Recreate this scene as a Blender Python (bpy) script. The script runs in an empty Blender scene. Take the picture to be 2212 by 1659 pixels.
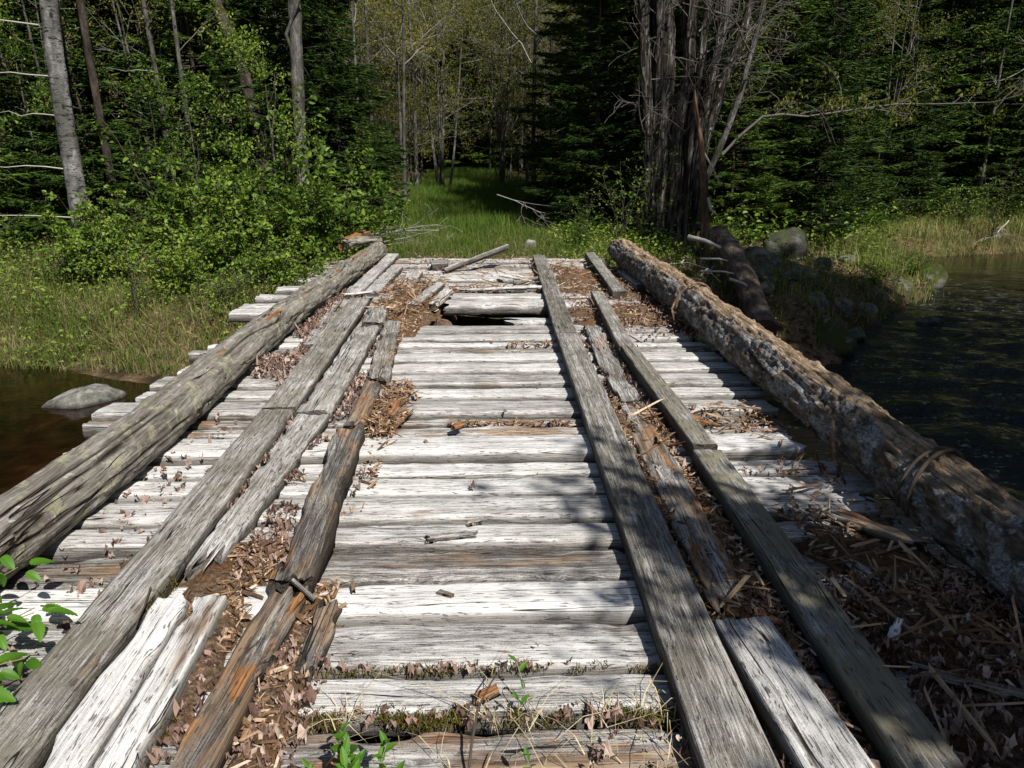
import bpy, math, random
import numpy as np
from mathutils import Vector, Matrix

rng = np.random.default_rng(7)
random.seed(7)
scene = bpy.context.scene
COL = scene.collection
R = math.radians

# ------------------------------------------------------------------ camera
cam_d = bpy.data.cameras.new('camera')
cam = bpy.data.objects.new('camera', cam_d)
COL.objects.link(cam)
cam.location = (0, 0, 1.6)
cam.rotation_euler = (R(90 - 17.69), 0, R(-1.35))
cam_d.sensor_width = 36
cam_d.lens = 36 * 1533 / 2212
cam_d.clip_start = 0.05
cam_d.clip_end = 2000
scene.camera = cam

# ------------------------------------------------------------------ world, sun, exposure
SUN_EL, SUN_AZ = 47.0, 150.0          # degrees; azimuth clockwise from +Y (down the bridge)
world = bpy.data.worlds.new('World')
scene.world = world
world.use_nodes = True
wn = world.node_tree
wn.nodes.clear()
sky = wn.nodes.new('ShaderNodeTexSky')
sky.sky_type = 'NISHITA'
sky.sun_disc = False
sky.sun_elevation = R(SUN_EL)
sky.sun_rotation = R(SUN_AZ)
bg = wn.nodes.new('ShaderNodeBackground')
bg.inputs['Strength'].default_value = 0.05
wo = wn.nodes.new('ShaderNodeOutputWorld')
wn.links.new(sky.outputs[0], bg.inputs[0])
wn.links.new(bg.outputs[0], wo.inputs[0])
sun_d = bpy.data.lights.new('sun', 'SUN')
sun_d.energy = 5.0
sun_d.angle = R(0.53)
sun_d.color = (1.0, 0.955, 0.89)
sun = bpy.data.objects.new('sun', sun_d)
COL.objects.link(sun)
SD = Vector((math.sin(R(SUN_AZ)) * math.cos(R(SUN_EL)), math.cos(R(SUN_AZ)) * math.cos(R(SUN_EL)), math.sin(R(SUN_EL))))
sun.rotation_euler = SD.to_track_quat('Z', 'Y').to_euler()
sun.location = SD * 60
scene.view_settings.view_transform = 'Standard'
scene.view_settings.look = 'None'
scene.view_settings.gamma = 1.0
scene.view_settings.use_curve_mapping = False
scene.view_settings.exposure = 0.42
cy = scene.cycles
cy.max_bounces = 4
cy.diffuse_bounces = 2
cy.glossy_bounces = 2
cy.transmission_bounces = 3
cy.caustics_reflective = False
cy.caustics_refractive = False
cy.sample_clamp_indirect = 4.0

# ------------------------------------------------------------------ numpy noise
def _hash(ix, iy, iz, s):
    n = (ix.astype(np.int64) * 374761393 + iy.astype(np.int64) * 668265263 + iz.astype(np.int64) * 1274126177 + s * 974711) & 0xFFFFFFFF
    n = ((n ^ (n >> 13)) * 1274126177) & 0xFFFFFFFF
    n = ((n ^ (n >> 16)) * 2246822519) & 0xFFFFFFFF
    return ((n ^ (n >> 15)) & 0xFFFF) / 32767.5 - 1.0

def vn(P, s=0):
    P = np.asarray(P, float)
    i = np.floor(P).astype(np.int64)
    f = P - i
    f = f * f * (3 - 2 * f)
    x, y, z = i[..., 0], i[..., 1], i[..., 2]
    fx, fy, fz = f[..., 0], f[..., 1], f[..., 2]
    def lx(yy, zz):
        a = _hash(x, yy, zz, s); b = _hash(x + 1, yy, zz, s)
        return a + (b - a) * fx
    a = lx(y, z); b = lx(y + 1, z); c = lx(y, z + 1); d = lx(y + 1, z + 1)
    e = a + (b - a) * fy; g = c + (d - c) * fy
    return e + (g - e) * fz

def fbm(P, s=0, o=4, g=0.5):
    P = np.asarray(P, float)
    t = 0; a = 1.0; m = 0
    for k in range(o):
        t = t + a * vn(P * (2 ** k), s + 31 * k); m += a; a *= g
    return t / m

def sstep(a, b, x):
    t = np.clip((x - a) / (b - a), 0, 1)
    return t * t * (3 - 2 * t)

def st(*a):
    return np.stack(np.broadcast_arrays(*a), -1)

# ------------------------------------------------------------------ mesh helpers
def mk_mesh(name, V, faces, smooth=False, attrs=None):
    V = np.asarray(V, np.float32)
    if isinstance(faces, np.ndarray): faces = [faces]
    faces = [np.asarray(f, np.int32) for f in faces if len(f)]
    me = bpy.data.meshes.new(name)
    me.vertices.add(len(V)); me.vertices.foreach_set('co', V.ravel())
    nl = sum(f.size for f in faces); nf = sum(len(f) for f in faces)
    me.loops.add(nl); me.polygons.add(nf)
    me.loops.foreach_set('vertex_index', np.concatenate([f.ravel() for f in faces]))
    tot = np.concatenate([np.full(len(f), f.shape[1], np.int32) for f in faces])
    start = np.concatenate([[0], np.cumsum(tot)[:-1]]).astype(np.int32)
    me.polygons.foreach_set('loop_start', start)
    me.polygons.foreach_set('loop_total', tot)
    me.polygons.foreach_set('use_smooth', np.full(nf, smooth, bool))
    for k, v in (attrs or {}).items():
        a = me.attributes.new(k, 'FLOAT', 'POINT')
        a.data.foreach_set('value', np.asarray(v, np.float32).ravel())
    me.update()
    return me

def link(name, me, mat=None, parent=None, loc=None, rot=None, scale=None):
    o = bpy.data.objects.new(name, me)
    COL.objects.link(o)
    if mat is not None and me is not None and not me.materials: me.materials.append(mat)
    if parent is not None: o.parent = parent
    if loc is not None: o.location = loc
    if rot is not None: o.rotation_euler = rot
    if scale is not None: o.scale = (scale,) * 3 if np.isscalar(scale) else scale
    return o

def tag(o, label, cat, group=None):
    o['label'] = label; o['category'] = cat
    if group: o['group'] = group
    return o

def kind(o, k):
    o['kind'] = k
    return o

def dup(root, loc, rz, scale, label=None, group=None, tilt=(0, 0)):
    r = root.copy(); COL.objects.link(r)
    r.location = loc; r.rotation_euler = (tilt[0], tilt[1], rz); r.scale = (scale,) * 3 if np.isscalar(scale) else scale
    if label: r['label'] = label
    if group: r['group'] = group
    for ch in root.children:
        c = ch.copy(); COL.objects.link(c); c.parent = r
    return r

def grid_faces(nu, nv, wrap_v=False):
    u = np.arange(nu - 1)[:, None]; v = np.arange(nv if wrap_v else nv - 1)[None, :]
    v2 = (v + 1) % nv
    a = u * nv + v; b = u * nv + v2; c = (u + 1) * nv + v2; d = (u + 1) * nv + v
    return np.stack([a, d, c, b], -1).reshape(-1, 4)

def tubes(polys, n=5):
    Vs, Fs, off = [], [], 0
    ang = np.arange(n) * 2 * math.pi / n
    ca, sa = np.cos(ang), np.sin(ang)
    for pts, rad in polys:
        pts = np.asarray(pts, float); k = len(pts)
        rad = np.broadcast_to(np.asarray(rad, float), (k,))
        d = np.gradient(pts, axis=0)
        d /= np.linalg.norm(d, axis=1)[:, None] + 1e-9
        ref = np.array([0, 0, 1.0]) if abs(d[0, 2]) < 0.8 else np.array([1.0, 0, 0])
        a = np.cross(d, ref); a /= np.linalg.norm(a, axis=1)[:, None] + 1e-9
        b = np.cross(d, a)
        V = pts[:, None, :] + rad[:, None, None] * (a[:, None, :] * ca[None, :, None] + b[:, None, :] * sa[None, :, None])
        Vs.append(V.reshape(-1, 3)); Fs.append(grid_faces(k, n, True)[:, ::-1] + off); off += k * n
    return np.concatenate(Vs), np.concatenate(Fs)

def unit(v):
    return v / (np.linalg.norm(v, axis=-1, keepdims=True) + 1e-9)

def spikes(base, d, length, width):
    """tapered three-sided needle twigs: 3 triangles each"""
    N = len(base); d = unit(d)
    ref = unit(rng.normal(size=(N, 3)))
    a = unit(np.cross(d, ref)); b = np.cross(d, a)
    V = np.empty((N, 4, 3))
    w = (np.asarray(width) * 0.5).reshape(-1, 1) if np.ndim(width) else width * 0.5
    ln = np.asarray(length).reshape(-1, 1)
    for k in range(3):
        t = 2 * math.pi * k / 3
        V[:, k] = base + d * ln * 0.18 + (a * math.cos(t) + b * math.sin(t)) * w
    V[:, 3] = base + d * ln
    i = np.arange(N)[:, None] * 4
    F = np.concatenate([i + np.array([[0, 1, 3]]), i + np.array([[1, 2, 3]]), i + np.array([[2, 0, 3]])])
    return V.reshape(-1, 3), F

def leaves(pos, d, nrm, size, aspect=0.62, fold=0.18):
    """folded ovate leaves: two quads each"""
    N = len(pos); d = unit(d); s = unit(np.cross(d, nrm)); nn = np.cross(s, d)
    size = np.broadcast_to(np.asarray(size, float), (N,))[:, None]
    V = np.empty((N, 6, 3))
    V[:, 0] = pos
    V[:, 1] = pos + d * size * 0.3 + s * size * aspect * 0.46 + nn * size * fold
    V[:, 2] = pos + d * size * 0.72 + s * size * aspect * 0.38 + nn * size * fold * 0.8
    V[:, 3] = pos + d * size - nn * size * 0.08
    V[:, 4] = pos + d * size * 0.72 - s * size * aspect * 0.38 + nn * size * fold * 0.8
    V[:, 5] = pos + d * size * 0.3 - s * size * aspect * 0.46 + nn * size * fold
    i = np.arange(N)[:, None] * 6
    F = np.concatenate([i + np.array([[0, 3, 2, 1]]), i + np.array([[0, 5, 4, 3]])])
    return V.reshape(-1, 3), F

# ------------------------------------------------------------------ node material helper
class NT:
    def __init__(s, name):
        s.m = bpy.data.materials.new(name); s.m.use_nodes = True
        s.t = s.m.node_tree; s.t.nodes.clear()
        s.out = s.t.nodes.new('ShaderNodeOutputMaterial')
    def n(s, typ, **kw):
        nd = s.t.nodes.new(typ)
        for k, v in kw.items(): setattr(nd, k, v)
        return nd
    def set(s, sock, v):
        if hasattr(v, 'is_linked') or isinstance(v, bpy.types.NodeSocket): s.t.links.new(v, sock)
        elif isinstance(v, (tuple, list)) and len(v) == 3 and sock.type == 'RGBA': sock.default_value = (*v, 1)
        else: sock.default_value = v
    def obj(s): return s.n('ShaderNodeTexCoord').outputs['Object']
    def pos(s): return s.n('ShaderNodeNewGeometry').outputs['Position']
    def island(s): return s.n('ShaderNodeNewGeometry').outputs['Random Per Island']
    def orand(s): return s.n('ShaderNodeObjectInfo').outputs['Random']
    def attr(s, name, typ='GEOMETRY'):
        a = s.n('ShaderNodeAttribute'); a.attribute_type = typ; a.attribute_name = name
        return a.outputs['Fac']
    def math(s, op, a, b=0.0, c=None, clamp=False):
        nd = s.n('ShaderNodeMath', operation=op, use_clamp=clamp)
        s.set(nd.inputs[0], a); s.set(nd.inputs[1], b)
        if c is not None: s.set(nd.inputs[2], c)
        return nd.outputs[0]
    def vmul(s, v, sc):
        nd = s.n('ShaderNodeVectorMath', operation='MULTIPLY'); s.set(nd.inputs[0], v); nd.inputs[1].default_value = sc
        return nd.outputs[0]
    def vadd(s, a, b):
        nd = s.n('ShaderNodeVectorMath', operation='ADD'); s.set(nd.inputs[0], a); s.set(nd.inputs[1], b)
        return nd.outputs[0]
    def vec(s, x=0.0, y=0.0, z=0.0):
        nd = s.n('ShaderNodeCombineXYZ')
        for k, v in enumerate((x, y, z)): s.set(nd.inputs[k], v)
        return nd.outputs[0]
    def sep(s, v):
        nd = s.n('ShaderNodeSeparateXYZ'); s.set(nd.inputs[0], v)
        return nd.outputs
    def noise(s, v, scale=1.0, detail=3.0, rough=0.55, dist=0.0):
        nd = s.n('ShaderNodeTexNoise'); s.set(nd.inputs['Vector'], v)
        nd.inputs['Scale'].default_value = scale; nd.inputs['Detail'].default_value = detail
        nd.inputs['Roughness'].default_value = rough; nd.inputs['Distortion'].default_value = dist
        return nd.outputs['Fac']
    def vor(s, v, scale, out='Distance', feature='F1', rnd=1.0):
        nd = s.n('ShaderNodeTexVoronoi', feature=feature); s.set(nd.inputs['Vector'], v); nd.inputs['Scale'].default_value = scale
        nd.inputs['Randomness'].default_value = rnd
        return nd.outputs[out] if out else nd.outputs
    def rng(s, v, a, b, c=0.0, d=1.0):
        nd = s.n('ShaderNodeMapRange', interpolation_type='SMOOTHSTEP'); s.set(nd.inputs[0], v)
        for k, x in enumerate((a, b, c, d)): s.set(nd.inputs[k + 1], x)
        return nd.outputs[0]
    def ramp(s, f, stops):
        nd = s.n('ShaderNodeValToRGB'); s.set(nd.inputs[0], f)
        e = nd.color_ramp.elements
        while len(e) < len(stops): e.new(0.5)
        for k, (p, c) in enumerate(stops):
            e[k].position = p; e[k].color = (*c, 1)
        return nd.outputs[0]
    def mix(s, f, a, b, blend='MIX'):
        nd = s.n('ShaderNodeMix', data_type='RGBA', blend_type=blend)
        s.set(nd.inputs[0], f); s.set(nd.inputs[6], a); s.set(nd.inputs[7], b)
        return nd.outputs[2]
    def scale(s, c, f):
        return s.mix(1.0, c, s.vec(f, f, f), 'MULTIPLY')
    def bump(s, h, strength=0.6, dist=0.005, nrm=None):
        nd = s.n('ShaderNodeBump'); s.set(nd.inputs['Height'], h)
        nd.inputs['Strength'].default_value = strength; nd.inputs['Distance'].default_value = dist
        if nrm is not None: s.set(nd.inputs['Normal'], nrm)
        return nd.outputs[0]
    def bsdf(s, color, rough=0.85, spec=0.2, normal=None):
        nd = s.n('ShaderNodeBsdfPrincipled')
        s.set(nd.inputs['Base Color'], color); s.set(nd.inputs['Roughness'], rough)
        nd.inputs['Specular IOR Level'].default_value = spec
        if normal is not None: s.set(nd.inputs['Normal'], normal)
        return nd.outputs[0]
    def done(s, sh):
        s.t.links.new(sh, s.out.inputs[0]); return s.m

def mat_wood():
    """weathered grey timber, grain along local X; per-board tone / rot / moss come from object properties"""
    t = NT('weathered_wood')
    rnd = t.orand()
    off = t.vec(t.math('MULTIPLY', rnd, 91.0), t.math('MULTIPLY', rnd, 37.0), t.math('MULTIPLY', rnd, 53.0))
    co = t.vadd(t.obj(), off)
    tone = t.attr('tone', 'OBJECT'); rot = t.attr('rot', 'OBJECT'); moss = t.attr('moss', 'OBJECT')
    # knots: sparse ellipses that bend the grain round them
    kv = t.vor(t.vmul(co, (2.1, 5.2, 0.5)), 1.9, None)
    pick = t.rng(t.sep(kv['Color'])[0], 0.46, 0.50)
    kd = kv['Distance']
    core = t.math('MULTIPLY', t.rng(kd, 0.075, 0.045), pick)
    halo = t.math('MULTIPLY', t.rng(kd, 0.42, 0.05), pick)
    wob = t.math('MULTIPLY', t.math('SUBTRACT', t.noise(t.vmul(co, (1.6, 4, 4)), 1.0, 2), 0.5), 0.022)
    bend = t.math('ADD', wob, t.math('MULTIPLY', halo, 0.011))
    cw = t.vadd(co, t.vec(0.0, bend, bend))
    fine = t.noise(t.vmul(cw, (6, 170, 170)), 1.0, 3, 0.7)
    mid = t.noise(t.vmul(cw, (1.3, 46, 46)), 1.0, 3, 0.6)
    broad = t.noise(t.vmul(cw, (0.9, 9, 9)), 1.0, 3)
    patch = t.noise(co, 3.2, 4, 0.6)
    grit = t.noise(co, 210.0, 2, 0.7)
    crack = t.math('ABSOLUTE', t.math('SUBTRACT', t.noise(t.vmul(cw, (0.38, 17, 17)), 1.0, 1), 0.5))
    crack = t.math('MULTIPLY', t.rng(crack, 0.011, 0.002), t.rng(t.noise(t.vmul(co, (0.8, 5, 5)), 1.0, 2), 0.47, 0.56))
    dash = t.rng(t.noise(t.vmul(cw, (16, 110, 110)), 1.0, 2), 0.595, 0.67)
    g = t.math('ADD', t.math('MULTIPLY', fine, 0.62), t.math('ADD', t.math('MULTIPLY', mid, 0.34), t.math('MULTIPLY', broad, 0.16)))
    g = t.math('ADD', g, t.math('MULTIPLY', t.math('SUBTRACT', patch, 0.5), 0.34))
    g = t.math('ADD', g, t.math('MULTIPLY', t.math('SUBTRACT', grit, 0.5), 0.30))
    g = t.math('ADD', g, t.math('MULTIPLY', t.math('SUBTRACT', tone, 1.0), 0.55))
    c = t.ramp(g, [(0.30, (0.05, 0.045, 0.04)), (0.45, (0.19, 0.18, 0.166)), (0.56, (0.45, 0.438, 0.418)), (0.72, (0.72, 0.71, 0.69))])
    brown = t.ramp(mid, [(0.3, (0.075, 0.045, 0.027)), (0.5, (0.24, 0.155, 0.092)), (0.7, (0.44, 0.32, 0.20))])
    orange = t.ramp(fine, [(0.3, (0.10, 0.042, 0.016)), (0.7, (0.40, 0.20, 0.085))])
    rm = t.noise(t.vmul(co, (2.0, 8, 8)), 1.0, 4, 0.6)
    rthr = t.math('SUBTRACT', 0.86, t.math('MULTIPLY', rot, 0.5))
    bm = t.rng(rm, t.math('SUBTRACT', rthr, 0.16), t.math('ADD', rthr, 0.03))
    c = t.mix(t.math('MULTIPLY', bm, 0.85), c, brown)
    rm2 = t.noise(t.vadd(t.vmul(co, (2.6, 9, 9)), (7.1, 3.3, 1.0)), 1.0, 4, 0.6)
    om = t.math('MULTIPLY', t.rng(rm2, t.math('SUBTRACT', rthr, 0.02), t.math('ADD', rthr, 0.09)), t.rng(rot, 0.1, 0.5))
    c = t.mix(om, c, orange)
    mm = t.math('MULTIPLY', t.rng(t.noise(co, 6.0, 3, 0.6), 0.30, 0.66), moss, clamp=True)
    c = t.mix(mm, c, t.mix(fine, (0.10, 0.088, 0.06), (0.30, 0.278, 0.205)))
    stain = t.math('MULTIPLY', t.rng(t.noise(t.vmul(co, (2.4, 6, 6)), 1.0, 4, 0.7), 0.60, 0.72), 0.5)
    c = t.mix(stain, c, t.scale(c, 0.34))
    c = t.mix(t.math('MULTIPLY', dash, 0.75), c, (0.06, 0.052, 0.045))
    c = t.mix(t.math('MULTIPLY', halo, 0.32), c, t.scale(c, 0.5))
    c = t.mix(t.math('MULTIPLY', core, 0.85), c, (0.085, 0.072, 0.06))
    c = t.mix(crack, c, (0.02, 0.017, 0.014))
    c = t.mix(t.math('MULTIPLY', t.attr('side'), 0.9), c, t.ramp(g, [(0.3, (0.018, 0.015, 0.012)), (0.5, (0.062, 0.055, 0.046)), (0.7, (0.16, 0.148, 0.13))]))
    h = t.math('ADD', t.math('MULTIPLY', fine, 0.55), t.math('ADD', mid, t.math('MULTIPLY', grit, 0.12)))
    h = t.math('SUBTRACT', h, t.math('ADD', t.math('MULTIPLY', crack, 1.6), t.math('MULTIPLY', dash, 0.5)))
    h = t.math('ADD', h, t.math('MULTIPLY', core, 0.4))
    return t.done(t.bsdf(c, 0.86, 0.12, t.bump(h, 0.9, 0.006)))

def mat_log_left():
    t = NT('barkless_log')
    co = t.obj(); rotv = t.attr('peel')
    cw = t.vadd(co, t.vec(0.0, t.math('MULTIPLY', t.noise(t.vmul(co, (1.2, 3, 3)), 1, 2), 0.12), 0.0))
    fine = t.noise(t.vmul(cw, (6, 90, 90)), 1, 4, 0.65)
    mid = t.noise(t.vmul(cw, (1.6, 24, 24)), 1, 4, 0.6)
    blot = t.noise(co, 9.0, 5, 0.65)
    g = t.math('ADD', t.math('MULTIPLY', fine, 0.5), t.math('MULTIPLY', mid, 0.5))
    c = t.ramp(g, [(0.30, (0.05, 0.042, 0.034)), (0.45, (0.14, 0.125, 0.106)), (0.58, (0.27, 0.25, 0.222)), (0.72, (0.46, 0.44, 0.41))])
    lich = t.rng(blot, 0.52, 0.62)
    c = t.mix(t.math('MULTIPLY', lich, 0.62), c, t.mix(t.noise(co, 60, 2), (0.16, 0.15, 0.075), (0.50, 0.48, 0.33)))
    pale = t.rng(t.noise(t.vadd(co, (4.0, 2.0, 1.0)), 11, 5, 0.7), 0.60, 0.68)
    c = t.mix(t.math('MULTIPLY', pale, 0.7), c, (0.50, 0.49, 0.47))
    orange = t.ramp(fine, [(0.3, (0.085, 0.036, 0.014)), (0.55, (0.27, 0.125, 0.05)), (0.75, (0.46, 0.31, 0.20))])
    om = t.rng(t.math('ADD', rotv, t.math('MULTIPLY', t.math('SUBTRACT', t.noise(t.vmul(co, (3, 14, 14)), 1, 4), 0.5), 0.9)), 0.38, 0.52)
    c = t.mix(om, c, orange)
    cr = t.attr('crack')
    c = t.mix(cr, c, (0.016, 0.011, 0.008))
    ck = t.math('ABSOLUTE', t.math('SUBTRACT', t.noise(t.vmul(cw, (0.9, 12, 12)), 1, 2), 0.5))
    ck = t.math('MULTIPLY', t.rng(ck, 0.018, 0.003), t.rng(t.noise(t.vmul(co, (1.4, 4, 4)), 1, 2), 0.45, 0.55))
    c = t.mix(ck, c, (0.02, 0.015, 0.01))
    h = t.math('SUBTRACT', t.math('ADD', t.math('MULTIPLY', fine, 0.6), t.math('ADD', mid, t.math('MULTIPLY', lich, 0.25))), t.math('MULTIPLY', ck, 1.5))
    return t.done(t.bsdf(c, 0.88, 0.1, t.bump(h, 1.0, 0.011)))

def mat_log_right():
    t = NT('barked_rotten_log')
    co = t.obj(); peel = t.attr('peel')
    fine = t.noise(t.vmul(co, (9, 70, 70)), 1, 4, 0.65)
    fib = t.noise(t.vmul(co, (2.5, 40, 40)), 1, 4, 0.65)
    crumb = t.noise(co, 38.0, 4, 0.7)
    bark = t.ramp(t.noise(t.vmul(co, (10, 26, 26)), 1, 5, 0.65), [(0.3, (0.03, 0.024, 0.019)), (0.5, (0.115, 0.088, 0.066)), (0.7, (0.27, 0.225, 0.18))])
    lm = t.rng(t.noise(co, 8.0, 5, 0.72), 0.48, 0.58)
    lich = t.ramp(t.noise(co, 70, 3, 0.7), [(0.35, (0.08, 0.083, 0.086)), (0.5, (0.27, 0.275, 0.28)), (0.66, (0.50, 0.51, 0.515))])
    bark = t.mix(t.math('MULTIPLY', lm, 0.82), bark, lich)
    wood = t.ramp(t.math('ADD', t.math('MULTIPLY', fib, 0.7), t.math('MULTIPLY', crumb, 0.3)), [(0.30, (0.045, 0.031, 0.02)), (0.45, (0.21, 0.15, 0.10)), (0.56, (0.40, 0.31, 0.215)), (0.70, (0.62, 0.52, 0.40))])
    wood = t.mix(t.math('MULTIPLY', t.rng(t.noise(t.vadd(co, (3., 5., 1.)), 4.5, 4), 0.54, 0.62), 0.6), wood, t.mix(fine, (0.07, 0.034, 0.014), (0.40, 0.22, 0.09)))
    wood = t.mix(t.math('MULTIPLY', t.rng(t.noise(t.vadd(co, (9., 1., 4.)), 6, 4), 0.58, 0.64), 0.7), wood, t.scale(wood, 0.35))
    c = t.mix(t.rng(peel, 0.4, 0.6), bark, wood)
    c = t.mix(t.attr('crack'), c, (0.015, 0.011, 0.008))
    h = t.math('ADD', t.math('MULTIPLY', fib, 1.3), t.math('ADD', t.math('MULTIPLY', crumb, 0.5), t.math('MULTIPLY', fine, 0.6)))
    return t.done(t.bsdf(c, 0.9, 0.08, t.bump(h, 1.0, 0.014)))

def mat_bark(name, dark, midc, light, sx=9.0, vert=1.6, patch=None, moss=0.0, pos=(0.32, 0.5, 0.66)):
    """tree bark: local Z is up"""
    t = NT(name)
    co = t.vadd(t.obj(), t.vec(t.math('MULTIPLY', t.orand(), 40.0), 0.0, t.math('MULTIPLY', t.orand(), 17.0)))
    f = t.noise(t.vmul(co, (sx, sx, vert)), 1, 5, 0.65)
    fine = t.noise(t.vmul(co, (sx * 5, sx * 5, vert * 5)), 1, 4, 0.65)
    g = t.math('ADD', t.math('MULTIPLY', f, 0.65), t.math('MULTIPLY', fine, 0.35))
    c = t.ramp(g, [(pos[0], dark), (pos[1], midc), (pos[2], light)])
    c = t.mix(t.math('MULTIPLY', t.rng(t.noise(t.vmul(co, (2.5, 2.5, 1.2)), 1, 4, .65), 0.50, 0.60), 0.6), c, t.scale(c, 0.4))
    if patch:
        c = t.mix(t.math('MULTIPLY', t.rng(t.noise(t.vmul(co, (3, 3, 1.5)), 1, 4), 0.50, 0.60), 0.85), c, patch)
    if moss:
        c = t.mix(t.math('MULTIPLY', t.rng(t.noise(co, 4, 4), 0.5, 0.62), moss), c, (0.06, 0.07, 0.025))
    return t.done(t.bsdf(c, 0.9, 0.08, t.bump(g, 1.0, 0.03)))

def mat_birch():
    t = NT('pale_aspen_bark')
    co = t.vadd(t.obj(), t.vec(t.math('MULTIPLY', t.orand(), 40.0), 0.0, t.math('MULTIPLY', t.orand(), 17.0)))
    c = t.ramp(t.noise(t.vmul(co, (5, 5, 2.5)), 1, 5, 0.6), [(0.35, (0.07, 0.068, 0.064)), (0.5, (0.16, 0.157, 0.15)), (0.65, (0.31, 0.305, 0.29))])
    c = t.mix(t.math('MULTIPLY', t.rng(t.noise(t.vmul(co, (2.2, 2.2, 1.4)), 1, 5, 0.65), 0.44, 0.58), 0.8), c, t.mix(t.noise(co, 22, 4, .7), (0.02, 0.019, 0.016), (0.15, 0.15, 0.13)))
    sc = t.rng(t.noise(t.vmul(co, (7, 7, 22)), 1, 4, 0.65), 0.54, 0.62)
    c = t.mix(sc, c, (0.03, 0.027, 0.024))
    k = t.vor(t.vmul(co, (1, 1, 0.6)), 5.0)
    c = t.mix(t.rng(k, 0.20, 0.12), c, (0.025, 0.022, 0.02))
    return t.done(t.bsdf(c, 0.8, 0.1, t.bump(t.noise(co, 18, 5, .7), 1.0, 0.03)))

def mat_twig(name, a, b):
    t = NT(name)
    return t.done(t.bsdf(t.mix(t.noise(t.pos(), 14, 3), a, b), 0.88, 0.08))

def mat_leaf(name, stops, trans=0.35, rough=0.5, spec=0.25, patch=0.35, tr_tint=(1.0, 1.0, 0.45)):
    t = NT(name)
    f = t.math('ADD', t.math('MULTIPLY', t.island(), 1 - patch), t.math('MULTIPLY', t.noise(t.pos(), 1.3, 2), patch))
    f = t.math('ADD', f, t.math('MULTIPLY', t.math('SUBTRACT', t.orand(), 0.5), 0.36))
    c = t.ramp(f, stops)
    p = t.bsdf(c, rough, spec)
    tl = t.n('ShaderNodeBsdfTranslucent'); t.set(tl.inputs[0], t.mix(1.0, c, tr_tint, 'MULTIPLY'))
    mx = t.n('ShaderNodeMixShader'); mx.inputs[0].default_value = trans
    t.t.links.new(p, mx.inputs[1]); t.t.links.new(tl.outputs[0], mx.inputs[2])
    return t.done(mx.outputs[0])

def mat_dry(name, stops, rough=0.8):
    t = NT(name)
    f = t.math('ADD', t.math('MULTIPLY', t.island(), 0.8), t.math('MULTIPLY', t.noise(t.pos(), 60, 3), 0.3))
    return t.done(t.bsdf(t.ramp(f, stops), rough, 0.12))

def mat_ground():
    t = NT('forest_soil')
    p = t.pos()
    c = t.ramp(t.noise(p, 2.2, 5, 0.65), [(0.3, (0.022, 0.016, 0.010)), (0.5, (0.062, 0.043, 0.026)), (0.66, (0.15, 0.105, 0.065))])
    lit = t.vor(p, 17.0, 'Color')
    c = t.mix(t.rng(t.noise(p, 0.9, 3), 0.42, 0.58), c, t.mix(t.sep(lit)[0], (0.05, 0.03, 0.018), (0.26, 0.17, 0.105)))
    g = t.rng(t.noise(t.vadd(p, (11., 4., 2.)), 0.5, 4), 0.46, 0.6)
    c = t.mix(t.math('MULTIPLY', g, 0.55), c, (0.05, 0.062, 0.02))
    return t.done(t.bsdf(c, 0.95, 0.05, t.bump(t.noise(p, 22, 4, 0.7), 1.0, 0.05)))

def mat_water():
    t = NT('dark_stream_water')
    p = t.pos()
    s = t.sep(p)
    riff = t.math('MULTIPLY', t.rng(s[0], 2.5, 4.5), t.rng(s[1], 17.0, 12.0))
    lo = t.noise(t.vmul(p, (1.0, 1.6, 1.0)), 2.2, 3, 0.5)
    hi = t.noise(t.vmul(p, (1.0, 1.4, 1.0)), 12.0, 3, 0.6)
    h = t.math('ADD', t.math('MULTIPLY', lo, t.math('ADD', 0.06, t.math('MULTIPLY', riff, 0.7))), t.math('MULTIPLY', hi, t.math('ADD', 0.012, t.math('MULTIPLY', riff, 0.42))))
    nrm = t.bump(h, 1.0, 0.13)
    foam_sparkle = t.math('MULTIPLY', t.rng(t.noise(t.vmul(p, (1.4, 3.2, 1)), 2.4, 5, 0.72), 0.555, 0.64), riff)  # white flecks: foam streaks, plus sun sparkle painted into the water colour
    foam_sparkle = t.math('MULTIPLY', foam_sparkle, t.rng(t.noise(p, 26, 3), 0.46, 0.62))
    bed = t.ramp(t.noise(p, 3.5, 5, 0.6), [(0.35, (0.004, 0.002, 0.001)), (0.6, (0.014, 0.0055, 0.002)), (0.72, (0.026, 0.011, 0.004))])
    c = t.mix(t.rng(s[0], -2.0, 1.0), bed, (0.005, 0.0042, 0.0035))
    c = t.mix(t.math('MULTIPLY', foam_sparkle, 0.55), c, (0.55, 0.55, 0.53))
    nd = t.n('ShaderNodeBsdfPrincipled')
    t.set(nd.inputs['Base Color'], c); nd.inputs['Roughness'].default_value = 0.05
    nd.inputs['IOR'].default_value = 1.33; t.set(nd.inputs['Normal'], nrm)
    return t.done(nd.outputs[0])

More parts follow.
